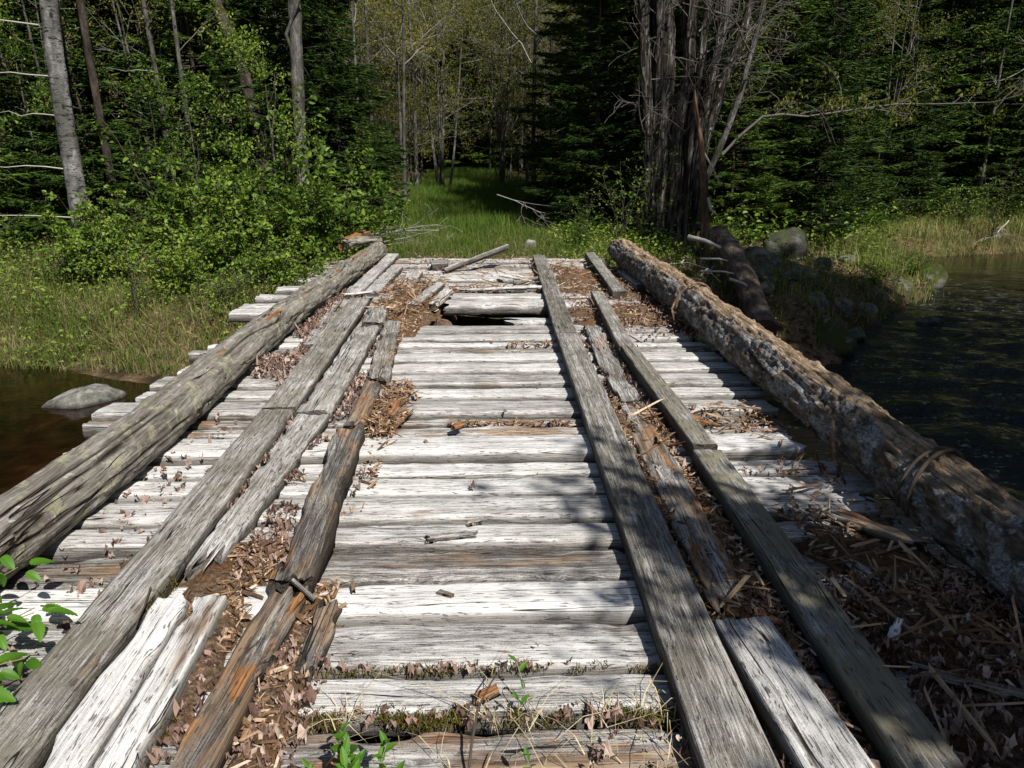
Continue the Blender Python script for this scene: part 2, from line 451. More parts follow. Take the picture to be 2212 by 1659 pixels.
def mat_rock():
    t = NT('lichened_granite')
    co = t.vadd(t.obj(), t.vec(t.math('MULTIPLY', t.orand(), 31.0), 0.0, 0.0))
    moss = t.attr('moss', 'OBJECT'); tone = t.attr('tone', 'OBJECT')
    c = t.ramp(t.noise(co, 7, 6, 0.7), [(0.35, (0.045, 0.043, 0.040)), (0.5, (0.12, 0.117, 0.108)), (0.66, (0.27, 0.26, 0.24))])
    c = t.mix(t.math('MULTIPLY', t.rng(t.noise(co, 3.4, 5, 0.65), 0.53, 0.60), 0.6), c, (0.33, 0.325, 0.29))
    c = t.scale(c, tone)
    nz = t.sep(t.n('ShaderNodeNewGeometry').outputs['Normal'])[2]
    mm = t.math('MULTIPLY', t.rng(t.math('ADD', t.noise(co, 5, 5, 0.6), t.math('MULTIPLY', nz, 0.12)), 0.47, 0.60), moss)
    c = t.mix(mm, c, t.mix(t.noise(co, 50, 3), (0.02, 0.03, 0.008), (0.10, 0.12, 0.03)))
    z = t.sep(t.pos())[2]
    wet = t.rng(t.math('ADD', z, t.math('MULTIPLY', t.noise(co, 6, 3), 0.08)), -0.80, -0.86)
    c = t.mix(t.math('MULTIPLY', wet, 0.85), c, (0.018, 0.018, 0.012))
    return t.done(t.bsdf(c, 0.9, 0.12, t.bump(t.noise(co, 30, 5, 0.7), 0.9, 0.02)))

def mat_crumble():
    t = NT('crumbled_rotten_wood')
    p = t.pos()
    c = t.ramp(t.noise(p, 55, 5, 0.72), [(0.32, (0.035, 0.023, 0.015)), (0.47, (0.14, 0.092, 0.06)), (0.6, (0.28, 0.19, 0.125)), (0.72, (0.38, 0.28, 0.20))])
    c = t.mix(t.rng(t.noise(p, 5, 4), 0.48, 0.6), c, t.ramp(t.noise(p, 80, 4, .7), [(0.35, (0.07, 0.034, 0.016)), (0.65, (0.27, 0.15, 0.075))]))
    return t.done(t.bsdf(c, 0.95, 0.05, t.bump(t.noise(p, 85, 5, 0.75), 1.0, 0.02)))

WOOD = mat_wood(); LOGL = mat_log_left(); LOGR = mat_log_right()
CEDAR = mat_bark('shaggy_grey_bark', (0.012, 0.010, 0.008), (0.06, 0.053, 0.046), (0.30, 0.285, 0.265), 16, 1.2, pos=(0.42, 0.53, 0.64))
GREYB = mat_bark('grey_tree_bark', (0.022, 0.02, 0.018), (0.085, 0.08, 0.073), (0.22, 0.212, 0.20), 10, 3.0, moss=0.35)
DARKB = mat_bark('dark_conifer_bark', (0.014, 0.011, 0.009), (0.05, 0.041, 0.033), (0.125, 0.108, 0.09), 12, 4)
BROWNB = mat_bark('red_brown_bark', (0.03, 0.02, 0.014), (0.125, 0.08, 0.054), (0.36, 0.27, 0.20), 14, 2.0)
BIRCH = mat_birch()
TWIG = mat_twig('grey_twig', (0.13, 0.12, 0.105), (0.36, 0.345, 0.315))
TWIGD = mat_twig('dark_twig', (0.035, 0.028, 0.022), (0.10, 0.085, 0.07))
TWIGM = mat_twig('brown_grey_twig', (0.05, 0.043, 0.036), (0.20, 0.185, 0.165))
PALEW = mat_twig('bleached_dead_wood', (0.26, 0.24, 0.21), (0.52, 0.49, 0.44))
NEEDLE = mat_leaf('conifer_needles', [(0.1, (0.009, 0.022, 0.004)), (0.42, (0.025, 0.054, 0.008)), (0.70, (0.060, 0.115, 0.015)), (0.94, (0.15, 0.22, 0.03))], 0.25, 0.55, 0.18)
ALDER = mat_leaf('alder_leaf', [(0.08, (0.035, 0.072, 0.009)), (0.40, (0.105, 0.185, 0.022)), (0.70, (0.20, 0.295, 0.042)), (0.95, (0.31, 0.37, 0.075))], 0.38)
BUD = mat_leaf('young_budding_leaf', [(0.1, (0.10, 0.12, 0.018)), (0.6, (0.19, 0.205, 0.030)), (0.95, (0.30, 0.26, 0.05))], 0.45)
RASP = mat_leaf('raspberry_leaf', [(0.1, (0.045, 0.125, 0.010)), (0.6, (0.080, 0.195, 0.016)), (0.95, (0.13, 0.25, 0.03))], 0.3, 0.45, 0.25, 0.6)
GRASS = mat_leaf('bank_grass_blade', [(0.1, (0.035, 0.085, 0.010)), (0.40, (0.075, 0.14, 0.018)), (0.56, (0.15, 0.18, 0.04)), (0.72, (0.29, 0.255, 0.12)), (0.93, (0.43, 0.37, 0.21))], 0.35, 0.6, 0.15, 0.6)
LUSH = mat_leaf('lush_grass_blade', [(0.1, (0.040, 0.095, 0.012)), (0.42, (0.095, 0.18, 0.022)), (0.62, (0.19, 0.25, 0.045)), (0.78, (0.33, 0.31, 0.13)), (0.98, (0.46, 0.40, 0.22))], 0.38, 0.55, 0.2, 0.35)
STRAW = mat_dry('dry_straw', [(0.2, (0.26, 0.20, 0.11)), (0.6, (0.46, 0.38, 0.23)), (0.9, (0.58, 0.50, 0.34))])
MOSSM = mat_leaf('moss_tuft', [(0.1, (0.045, 0.042, 0.010)), (0.6, (0.12, 0.10, 0.022)), (0.95, (0.22, 0.17, 0.05))], 0.2, 0.8, 0.05)
LITTER = mat_dry('fallen_maple_leaf', [(0.1, (0.05, 0.03, 0.023)), (0.4, (0.145, 0.09, 0.07)), (0.75, (0.27, 0.18, 0.145)), (0.98, (0.46, 0.36, 0.30))], 0.75)
CHIP = mat_dry('rotten_wood_chip', [(0.1, (0.05, 0.03, 0.019)), (0.35, (0.13, 0.073, 0.04)), (0.65, (0.26, 0.16, 0.092)), (0.85, (0.40, 0.29, 0.19)), (0.98, (0.58, 0.49, 0.39))])
GROUND = mat_ground(); WATER = mat_water(); ROCK = mat_rock(); CRUMBLE = mat_crumble()

# ------------------------------------------------------------------ terrain and water
FX = [-60, -15, -6.2, -4.7, -3.6, -2.4, 2.2, 3.6, 4.4, 5.4, 8.5, 10.1, 14.6, 25, 60]
FY = [9.8, 9.2, 8.75, 8.5, 8.1, 9.6, 9.8, 8.9, 8.9, 10.2, 13.0, 18.1, 19.4, 21, 24]
NX = [-60, -15, -3, 3, 5, 7, 9, 11, 14, 20, 60]
NY = [-4, -2.5, 0.5, 0.5, 0.3, 1.0, 3.2, 7.5, 9.8, 10, 8]
WZ = -0.9

def ground_z(x, y):
    x = np.asarray(x, float); y = np.asarray(y, float)
    wob = 0.25 * vn(st(x * 0.9, y * 0.9, 0 * x), 5)
    d = y - np.interp(x, FX, FY) + wob
    e = np.interp(x, NX, NY) - y + wob
    b = np.maximum(d, e)
    z = -1.5 + 0.62 * sstep(-1.6, 0.0, b) + 0.5 * sstep(-0.05, 1.2, b) + 0.22 * sstep(0.8, 4.0, b)
    far = sstep(9, 13, y)
    z = z + far * (0.028 * np.clip(y - 12, 0, 60))
    z = z + far * 0.075 * np.clip(-4.5 - x, 0, 22) * sstep(10, 16, y)
    z = z - 0.28 * sstep(4.5, 8.0, x) * far * (1 - sstep(24, 32, y))
    z = z + 0.12 * sstep(-0.1, 0.6, b) * (1 - sstep(2.5, 5, np.abs(x)))
    z = z + sstep(0.0, 1.5, b) * 0.10 * fbm(st(x * 0.55, y * 0.55, 0 * x), 9, 3)
    return z

def axis(c0, c1, step, far):
    a = np.arange(c0, c1 + 1e-6, step)
    g = np.cumsum(step * 1.16 ** np.arange(1, 40)); g = g[g < far]
    return np.concatenate([c0 - g[::-1], a, c1 + g])
gx = axis(-22, 24, 0.3, 500); gy = axis(-6, 42, 0.3, 500)
GX, GY = np.meshgrid(gx, gy, indexing='ij')
GZ = ground_z(GX, GY)
gm = mk_mesh('ground', st(GX, GY, GZ).reshape(-1, 3), grid_faces(len(gx), len(gy))[:, ::-1], True)
kind(link('ground', gm, GROUND), 'structure')

wx = np.concatenate([np.arange(-60, 2, 1.0), np.arange(2, 18, 0.1), np.arange(18, 61, 1.0)])
wy = np.concatenate([np.arange(-12, 2, 1.0), np.arange(2, 18, 0.1), np.arange(18, 27, 1.0)])
WX, WY = np.meshgrid(wx, wy, indexing='ij')
rif = sstep(2.5, 4.5, WX) * (1 - sstep(12, 17, WY))
WZZ = WZ + rif * 0.05 * fbm(st(WX * 1.5, WY * 2.2, 0 * WX), 3, 3)
wm = mk_mesh('stream_water', st(WX, WY, WZZ).reshape(-1, 3), grid_faces(len(wx), len(wy))[:, ::-1], True)
kind(link('stream_water', wm, WATER), 'structure')

# ------------------------------------------------------------------ boards and logs
def board_mesh(L, W, T, seed, rough=0.3, jag=(0.01, 0.01), taper=(1, 1), erode=0.0, bow=0.0, ny=7, step=0.045, split=0.0):
    """one sawn timber: length on X, top face near z = 0, bottom at -T"""
    nx = max(6, int(L / step))
    x = np.linspace(-L / 2, L / 2, nx)
    ut = np.concatenate([[-1, -0.985, -0.93], np.linspace(-0.8, 0.8, ny), [0.93, 0.985, 1]])
    zt = np.concatenate([[-0.024, -0.009, -0.002], np.zeros(ny), [-0.002, -0.009, -0.024]])
    u = np.concatenate([ut, [1.0, 0.97, 0.3, -0.3, -0.97, -1.0]])
    z = np.concatenate([zt, [-T * 0.55, -T, -T, -T, -T, -T * 0.55]])
    n = len(u); top = np.arange(n) < len(ut)
    X, U = np.meshgrid(x, u, indexing='ij'); Z = np.broadcast_to(z, X.shape).copy()
    t = (X / L + 0.5)
    wid = W / 2 * (taper[0] + (taper[1] - taper[0]) * t)
    Y = U * wid
    so = seed * 13.7
    # edges nibbled away
    nib = np.clip(fbm(st(X * 5 + so, np.sign(U) * 3.1 + Z * 6, 0 * X), seed, 4), 0, 1)
    edge = sstep(0.55, 1.0, np.abs(U))
    Y = Y - np.sign(U) * edge * nib * rough * 0.06
    Y = Y + 0.006 * rough * vn(st(X * 2 + so, 0 * X, 0 * X), seed + 5)
    Z = Z - top * edge * nib * rough * 0.05
    g = fbm(st(X * 2.2 + so, Y * 45, 0 * X), seed + 2, 3)
    Z = Z + top * (0.003 + 0.008 * rough) * g
    Z = Z + bow * 4 * (t - 0.5) ** 2 + 0.004 * fbm(st(X * 0.8 + so, 0 * X, 0 * X), seed + 8, 2)
    if erode:
        e = fbm(st(X * 2.4 + so, Y * 16, 0 * X + 4), seed + 3, 4)
        e2 = fbm(st(X * 1.1 + so, Y * 7, 0 * X + 9), seed + 4, 3)
        Z = Z - top * erode * (np.clip(e + 0.15, 0, 1) * 0.8 + np.clip(e2, 0, 1) * 1.5)
        Y = Y + erode * 0.8 * fbm(st(X * 3 + so, Z * 8, 0 * X), seed + 6, 3) * edge
    for s, j in ((-1, jag[0]), (1, jag[1])):
        w = sstep(L / 2 - 5 * j - 1e-3, L / 2, s * X)
        nz = fbm(st(U * W * 22 + so, Z * 18, 0 * X + s), seed + 11 + s, 3)
        X = X - s * w * j * (1.0 + 1.6 * nz)
    V = st(X, Y, Z).reshape(-1, 3)
    F = [grid_faces(nx, n, True)]
    base = len(V); caps = []
    for row, flip in ((0, False), (nx - 1, True)):
        ring = V[row * n:(row + 1) * n]
        c = ring.mean(0) + np.array([0.25 * (jag[0] if row == 0 else -jag[1]), 0, 0])
        V = np.concatenate([V, ring, c[None]])
        i = np.arange(n)
        tri = np.stack([base + i, base + (i + 1) % n, np.full(n, base + n)], -1)
        caps.append(tri if not flip else tri[:, ::-1]); base += n + 1
    F += caps
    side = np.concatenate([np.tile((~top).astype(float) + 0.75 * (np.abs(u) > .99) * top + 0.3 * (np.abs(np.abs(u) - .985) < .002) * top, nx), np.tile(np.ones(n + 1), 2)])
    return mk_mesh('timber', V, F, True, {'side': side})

seed_ctr = [10]
def board(name, p0, p1, W, T, tone=1.0, rot=0.1, moss=0.0, parent=None, roll=0.0, **kw):
    """timber whose top centre line runs from p0 to p1"""
    p0 = Vector(p0); p1 = Vector(p1); d = p1 - p0
    seed_ctr[0] += 1
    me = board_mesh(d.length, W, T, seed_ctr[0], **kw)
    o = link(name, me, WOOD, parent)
    x = d.normalized(); y = Vector((0, 0, 1)).cross(x).normalized(); z = x.cross(y)
    M = Matrix((x, y, z)).transposed() @ Matrix.Rotation(roll, 3, 'X')
    o.matrix_local = Matrix.Translation((p0 + p1) / 2) @ M.to_4x4()
    o['tone'] = float(tone); o['rot'] = float(rot); o['moss'] = float(moss)
    return o

def log_mesh(path, rad, seed, nseg=200, nang=44, amp=0.02, bark=0.0, peel_fn=None, cracks=0, fibre=0.0, plates=0.0):
    path = np.asarray(path, float)
    s = np.concatenate([[0], np.cumsum(np.linalg.norm(np.diff(path, axis=0), axis=1))])
    q = np.linspace(0, s[-1], nseg)
    def spl(v):
        tq = np.interp(q, s, np.arange(len(s)))
        i = np.clip(tq.astype(int), 0, len(s) - 2); f = tq - i
        g = np.gradient(v)
        h00 = 2 * f ** 3 - 3 * f ** 2 + 1; h10 = f ** 3 - 2 * f ** 2 + f; h01 = -2 * f ** 3 + 3 * f ** 2; h11 = f ** 3 - f ** 2
        return h00 * v[i] + h10 * g[i] + h01 * v[i + 1] + h11 * g[i + 1]
    P = np.stack([spl(path[:, k]) for k in range(3)], -1)
    r = np.interp(q, np.linspace(0, s[-1], len(rad)), rad)
    d = unit(np.gradient(P, axis=0)); up = np.array([0, 0, 1.0])
    side = unit(np.cross(d, up)); nup = np.cross(side, d)
    th = np.arange(nang) * 2 * math.pi / nang
    Q, TH = np.meshgrid(q, th, indexing='ij')
    C, S = np.cos(TH), np.sin(TH)          # C: along side, S: up
    cyl = st(Q * 1.6, C * 1.8, S * 1.8)
    rr = r[:, None] * (1 + 0.10 * fbm(cyl * 0.9, seed, 3)) + amp * fbm(st(Q * 5, C * 5, S * 5), seed + 3, 4)
    peel = np.zeros_like(Q) if peel_fn is None else peel_fn(Q, TH, seed)
    rr = rr + bark * (1 - peel) * (0.7 + 0.6 * fbm(st(Q * 9, C * 4, S * 4), seed + 6, 3))
    if plates:      # fissured bark plates
        w1 = np.abs(vn(st(Q * 7, C * 5.5, S * 5.5), seed + 15)); w2 = np.abs(vn(st(Q * 15, C * 9, S * 9), seed + 16))
        rr = rr - plates * (1 - peel) * (1 - sstep(0.0, .28, w1)) - plates * .6 * (1 - peel) * (1 - sstep(0, .25, w2))
    rr = rr + fibre * peel * fbm(st(Q * 4, C * 14, S * 14), seed + 9, 4)
    crack = np.zeros_like(Q)
    rc = np.random.default_rng(seed)
    for k in range(cracks):
        c0 = rc.uniform(0.1, math.pi - 0.1); a = rc.uniform(0, s[-1] * 0.85); b = a + rc.uniform(0.6, 2.2)
        line = c0 + 0.25 * vn(st(q * 1.5, 0 * q + k, 0 * q), seed + k) + (q - a) * rc.uniform(-0.09, 0.09)
        dd = np.abs((TH - line[:, None] + math.pi) % (2 * math.pi) - math.pi) * r[:, None]
        env = sstep(a, a + 0.2, Q) * (1 - sstep(b - 0.3, b, Q))
        m = env * (1 - sstep(0.002, 0.011, dd))
        crack = np.maximum(crack, m); rr = rr - 0.016 * m
    V = P[:, None, :] + rr[..., None] * (side[:, None, :] * C[..., None] + nup[:, None, :] * S[..., None])
    V = V.reshape(-1, 3); F = [grid_faces(nseg, nang, True)]
    pe, ck = peel.ravel(), crack.ravel()
    base = len(V)
    for row, flip in ((0, False), (nseg - 1, True)):
        ring = V[row * nang:(row + 1) * nang]
        inner = ring * 0.55 + ring.mean(0) * 0.45 - d[row] * (0.02 if row == 0 else -0.02) * -1
        c = ring.mean(0)
        V = np.concatenate([V, ring, inner, c[None]])
        i = np.arange(nang); j = (i + 1) % nang
        qd = np.stack([base + i, base + j, base + nang + j, base + nang + i], -1)
        tr = np.stack([base + nang + i, base + nang + j, np.full(nang, base + 2 * nang)], -1)
        F.append(qd[:, ::-1] if flip else qd); F.append(tr[:, ::-1] if flip else tr)
        pe = np.concatenate([pe, np.ones(2 * nang + 1)]); ck = np.concatenate([ck, np.zeros(2 * nang + 1)])
        base += 2 * nang + 1
    return V, F, pe, ck

def log_obj(name, mat, path, rad, seed, parent=None, **kw):
    """log whose mesh is stored in a frame with X along the log, so the grain follows it"""
    V, F, pe, ck = log_mesh(path, rad, seed, **kw)
    a = Vector(path[0]); b = Vector(path[-1]); x = (b - a).normalized()
    y = Vector((0, 0, 1)).cross(x).normalized(); z = x.cross(y)
    M = Matrix.Translation(a) @ Matrix((x, y, z)).transposed().to_4x4()
    Mi = np.array(M.inverted())
    Vl = V @ Mi[:3, :3].T + Mi[:3, 3]
    me = mk_mesh(name, Vl, [f[:, ::-1] for f in F], True, {'peel': pe, 'crack': ck})
    o = link(name, me, mat, parent)
    o.matrix_world = M
    return o

# ------------------------------------------------------------------ the bridge
bridge = link('timber_bridge', None)
bridge.location = (0, 0, 0)
tag(bridge, 'old decaying timber bridge of bleached grey cross planks and broken running boards', 'bridge')

PL = [(-0.55, -0.30), (-0.27, -0.03), (0.0, 0.22), (0.25, 0.47), (0.50, 0.70), (0.73, 0.95), (0.98, 1.20), (1.23, 1.44), (1.475, 1.70), (1.745, 1.928), (1.945, 2.205),
      (2.215, 2.435), (2.455, 2.70), (2.725, 2.91), (2.94, 3.19), (3.21, 3.42), (3.445, 3.63), (3.66, 3.99), (4.02, 4.165), (4.205, 4.325),
      (4.36, 4.68), (4.73, 4.95), (4.99, 5.30), (5.345, 5.62), (5.635, 5.925), (5.965, 6.10), (6.15, 6.315), (6.335, 6.605), (6.64, 7.03)]
ZO = {8: -.006, 9: .002, 10: -.004, 11: .018, 12: -.008, 13: .010, 14: .012, 15: .002, 16: -.004, 17: .026, 18: -.002, 19: -.008, 20: .006, 21: -.002, 22: .006, 23: .0, 24: .004, 25: -.008, 26: -.006, 27: .004, 28: .0}
TN = {8: 0.90, 9: 1.05, 10: 0.98, 11: 1.22, 12: 0.76, 13: 1.0, 14: 1.0, 15: 1.12, 16: 1.14, 17: 1.16, 18: 0.98, 19: 0.86, 20: 0.98, 21: 1.08, 22: .95, 24: 1.06, 25: .84, 27: 1.04, 28: .94}
rp = np.random.default_rng(3)
for i, (a, b) in enumerate(PL):
    c = (a + b) / 2; w = b - a - 0.018
    lx = -2.42 - 0.02 * c + rp.uniform(-0.14, 0.18); rx = 1.86 + rp.uniform(-0.12, 0.12)
    if 5.8 < c < 6.2: lx = -2.66
    if c < 3.55: lx += .30
    z = ZO.get(i, rp.uniform(-0.010, 0.012))
    sk = rp.uniform(-0.012, 0.012)
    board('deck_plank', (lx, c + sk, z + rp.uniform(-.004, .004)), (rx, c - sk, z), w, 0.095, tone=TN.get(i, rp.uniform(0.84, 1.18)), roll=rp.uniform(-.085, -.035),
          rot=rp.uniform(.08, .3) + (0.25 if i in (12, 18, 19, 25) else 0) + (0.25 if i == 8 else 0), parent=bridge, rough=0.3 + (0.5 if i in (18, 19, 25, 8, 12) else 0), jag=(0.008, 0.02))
# broken far section: split, sagging and missing planks
board('deck_plank', (0.02, 7.20, 0.0), (1.75, 7.26, -0.01), 0.20, 0.09, 1.02, 0.25, parent=bridge, rough=0.8, jag=(0.12, 0.04))
board('deck_plank', (-2.5, 7.2, -0.05), (-0.95, 7.27, -0.03), 0.22, 0.09, 0.95, 0.5, parent=bridge, rough=0.9, jag=(0.02, 0.14))
board('deck_plank', (-2.86, 7.63, 0.02), (-0.9, 7.66, 0.0), 0.25, 0.10, 1.08, 0.2, parent=bridge, rough=0.4, jag=(0.01, 0.08))
board('deck_plank', (-0.62, 7.98, 0.045), (1.72, 8.02, 0.035), 0.40, 0.12, 1.03, 0.35, parent=bridge, rough=0.9, jag=(0.10, 0.05), erode=0.02)
board('deck_plank', (-2.9, 8.05, 0.0), (-0.85, 8.0, 0.0), 0.24, 0.10, 1.0, 0.3, parent=bridge, rough=0.6, jag=(0.02, 0.1))
board('deck_plank', (-2.85, 8.5, 0.03), (1.70, 8.42, 0.03), 0.26, 0.10, 1.02, 0.3, parent=bridge, rough=0.7, erode=0.015)
board('deck_plank', (-2.7, 8.83, -0.04), (1.75, 8.86, -0.03), 0.2, 0.09, 0.9, 0.6, parent=bridge, rough=1.0, erode=0.03)
for k, (y, tn, rt, er) in enumerate([(9.2, 1.02, 0.35, .012), (9.52, 1.0, .45, .02), (9.86, 1.05, .3, .012), (10.2, .98, .5, .02), (10.52, 1.04, .3, .015), (10.85, .95, .5, .03), (11.2, 1.0, .4, .02), (11.52, .97, .5, .03), (11.86, 1.03, .4, .02)]):
    board('deck_plank', (-2.75 + rp.uniform(-.15, .2), y, rp.uniform(-.02, .02)), (1.85 + rp.uniform(-.2, .1), y + rp.uniform(-.03, .03), rp.uniform(-.02, .02)), 0.27, 0.10, tn, rt, parent=bridge, rough=0.8, erode=er, jag=(.03, .04))

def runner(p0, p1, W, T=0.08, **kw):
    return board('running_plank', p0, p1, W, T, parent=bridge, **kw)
# right-hand boards: the inner tread, the rotten middle board, the raised kerb timber
runner((0.632, 0.8, 0.092), (0.648, 6.235, 0.092), 0.205, tone=0.80, rot=0.03, moss=0.32, rough=0.09)
runner((0.645, 6.26, 0.085), (0.712, 11.6, 0.10), 0.205, tone=0.74, rot=0.03, moss=0.42, rough=0.09)
runner((0.862, 2.12, 0.07), (0.885, 4.4, 0.075), 0.17, 0.07, tone=0.82, rot=0.55, rough=1.0, erode=0.028, jag=(0.12, 0.05), ny=11, step=0.03)
runner((0.888, 4.42, 0.06), (0.925, 6.7, 0.07), 0.17, 0.07, tone=0.84, rot=0.40, rough=0.9, erode=0.018, jag=(0.02, 0.05), ny=11, step=0.03)
runner((0.945, 0.75, 0.09), (0.842, 2.075, 0.088), 0.195, tone=1.0, rot=0.06, rough=0.3, jag=(.01, .012))
runner((1.11, 0.7, 0.125), (1.12, 3.475, 0.125), 0.155, 0.09, tone=0.80, rot=0.12, moss=1.7, rough=0.06)
runner((1.122, 3.49, 0.138), (1.088, 5.62, 0.13), 0.136, 0.09, tone=0.78, rot=0.0, moss=0.8, rough=0.06)
runner((1.088, 5.63, 0.12), (1.18, 8.15, 0.125), 0.142, 0.09, tone=0.82, rot=0.0, moss=0.7, rough=0.08)
runner((1.44, 8.1, 0.13), (1.54, 11.6, 0.14), 0.168, 0.11, tone=0.80, rot=0.05, moss=0.5, rough=0.2)
# left-hand boards
runner((-1.325, 0.8, 0.09), (-1.385, 4.27, 0.085), 0.215, tone=0.82, rot=0.25, moss=0.5, rough=0.14)
runner((-1.385, 4.285, 0.085), (-1.535, 8.0, 0.09), 0.225, tone=0.86, rot=0.12, moss=0.65, rough=0.14)
runner((-1.60, 5.93, 0.075), (-1.715, 7.95, 0.08), 0.15, tone=0.88, rot=0.08, moss=0.25, rough=0.25)
runner((-1.69, 8.36, 0.08), (-1.69, 11.9, 0.09), 0.19, tone=1.0, rot=0.1, moss=0.25, rough=0.25)
runner((-1.49, 8.40, 0.075), (-1.46, 10.6, 0.08), 0.185, tone=0.95, rot=0.15, moss=0.25, rough=0.4)
runner((-1.165, 2.37, 0.075), (-1.15, 4.21, 0.08), 0.19, tone=0.96, rot=0.25, moss=0.35, rough=0.8, erode=0.012, jag=(0.16, 0.01), taper=(0.62, 1.05), ny=11)
runner((-1.15, 4.23, 0.08), (-1.205, 6.66, 0.085), 0.225, tone=0.9, rot=0.2, moss=0.5, rough=0.8, erode=0.014, jag=(0.01, 0.04), ny=11)
runner((-1.18, 6.70, 0.10), (-1.25, 7.45, 0.10), 0.22, tone=0.84, rot=0.35, rough=0.8, erode=0.012, jag=(0.015, 0.05))
runner((-1.135, 0.8, 0.085), (-1.176, 2.262, 0.085), 0.135, tone=1.2, rot=0.05, rough=0.45, jag=(.01, .018), taper=(1.15, .9))
runner((-0.985, 0.8, 0.08), (-1.046, 2.268, 0.082), 0.115, tone=1.14, rot=0.30, rough=0.75, jag=(.01, .018))
runner((-0.86, 0.8, 0.085), (-0.765, 2.34, 0.085), 0.13, 0.09, tone=0.68, rot=0.55, rough=1.0, erode=0.022, jag=(0.02, 0.06), ny=11, step=.03)
runner((-0.765, 2.28, 0.125), (-0.85, 3.90, 0.115), 0.165, 0.12, tone=0.64, rot=0.52, rough=0.9, erode=0.018, jag=(0.04, 0.03), ny=11, step=.03)
runner((-0.862, 3.95, 0.10), (-0.865, 4.86, 0.10), 0.125, 0.10, tone=0.66, rot=0.6, rough=1.0, erode=0.02, jag=(0.05, 0.05), ny=11, step=.03)
runner((-0.855, 4.88, 0.095), (-1.0, 6.85, 0.10), 0.165, 0.10, tone=0.82, rot=0.36, moss=.3, rough=0.9, erode=0.018, jag=(0.05, 0.08), ny=11, step=.03)
# block under the kerb timber beside the hole
board('support_block', (0.96, 3.53, 0.03), (1.22, 3.55, 0.03), 0.11, 0.12, tone=1.0, rot=0.1, parent=bridge, rough=.2)
# stringer logs under the deck
for x in (-1.75, -0.65, 0.65, 1.6):
    lo = log_obj('support_log', BROWNB, [(x, -0.8, -0.27), (x + .03, 5, -0.28), (x, 12.2, -0.26)], [0.17, 0.16, 0.155], int(50 + x * 7), bridge, nseg=60, nang=18)
board('support_block', (-0.75, 7.42, -0.03), (-0.62, 7.42, -0.03), 0.10, 0.2, tone=0.8, rot=1.0, parent=bridge)

# ------------------------------------------------------------------ edge logs
def peel_left(Q, TH, s):
    line = 1.95 + 0.22 * vn(st(Q * 0.8, 0 * Q, 0 * Q), s)
    band = 1 - sstep(0.05, 0.34 + 0.12 * vn(st(Q * 1.7, 0 * Q, 0 * Q), s + 2), np.abs(TH - line))
    return np.clip(band * (0.0 + 0.62 * sstep(0.0, 0.6, vn(st(Q * 2.1, 0 * Q, 0 * Q), s + 4))), 0, 1)
lp = [(-1.98, 0.2, 0.155), (-1.99, 2.6, 0.16), (-1.94, 3.6, 0.165), (-1.98, 4.7, 0.165), (-2.03, 6.7, 0.165), (-1.98, 9.0, 0.17), (-1.90, 11.75, 0.18)]
lg = log_obj('edge_log', LOGL, [(p[0], p[1], p[2] - .018) for p in lp], [0.130, 0.132, 0.134, 0.134, 0.128], 21, nseg=460, nang=80, amp=0.020, bark=0.008, peel_fn=lambda Q, T, s: peel_left(Q, math.pi - T, s) , cracks=11, fibre=-0.03)
tag(lg, 'barkless grey log with orange rot streaks along the planks edge beside the grassy bank', 'log')

def peel_right(Q, TH, s):
    th = math.pi - TH
    n = fbm(st(Q * 1.3, np.cos(th) * 1.6, np.sin(th) * 1.6), s, 4)
    a = np.sin(th) * 0.55 - np.cos(th) * 0.75          # towards the stream side and the top
    return sstep(-0.05, 0.10, a + 0.75 * n - 0.02)
rg = log_obj('edge_log', LOGR, [(1.96, 0.6, 0.17), (1.96, 2.5, 0.185), (1.98, 3.4, 0.19), (1.97, 4.3, 0.195), (1.99, 7, 0.205), (1.98, 9, 0.205), (1.96, 11.25, 0.225)],
             [0.145, 0.15, 0.165, 0.175, 0.175], 33, nseg=520, nang=84, amp=0.024, bark=0.024, plates=0.016, peel_fn=peel_right, cracks=7, fibre=0.05)
tag(rg, 'thick rotten log with grey lichened bark along the planks edge beside the dark stream', 'log')

def ring_pts(c, r, a0, a1, n, squash=1.0, slant=0.0):
    a = np.linspace(a0, a1, n)
    return st(c[0] + r * np.cos(a), c[1] + slant * np.cos(a), c[2] + r * np.sin(a) * squash)
V, F = tubes([(ring_pts((1.96, 2.83, 0.188), 0.186, -0.5, 3.6, 30, 1, 0.10), 0.010), (ring_pts((1.96, 2.86, 0.188), 0.188, -0.4, 3.5, 30, 1, 0.06), 0.008)], 6)
tag(link('cable_loop', mk_mesh('cable_loop', V, F, True), TWIGD), 'dark rusty cable looped round the thick log at its near end', 'cable')
V, F = tubes([(ring_pts((1.985, 6.95, 0.205), 0.212, -0.2, 3.3, 26, 1, 0.12), 0.014), ([(1.80, 6.83, 0.36), (1.72, 6.78, 0.2), (1.74, 6.7, 0.05)], 0.012)], 6)
tag(link('root_loop', mk_mesh('root_loop', V, F, True), BROWNB), 'brown root strand curled over the thick log half way along', 'root')
# strips of bark hanging from the stream-side log
V, F = tubes([([(1.80, 3.52, 0.26), (1.77, 3.42, 0.16), (1.79, 3.36, .09), (1.76, 3.30, 0.03)], [0.010, 0.016, 0.013, 0.008]), ([(1.765, 3.44, 0.20), (1.75, 3.33, 0.10), (1.77, 3.24, 0.02)], [0.007, 0.012, 0.006])], 5)
tag(link('bark_strip', mk_mesh('bark_strip', V, F, False), BROWNB), 'pale bark strip hanging off the side of the thick log', 'bark')

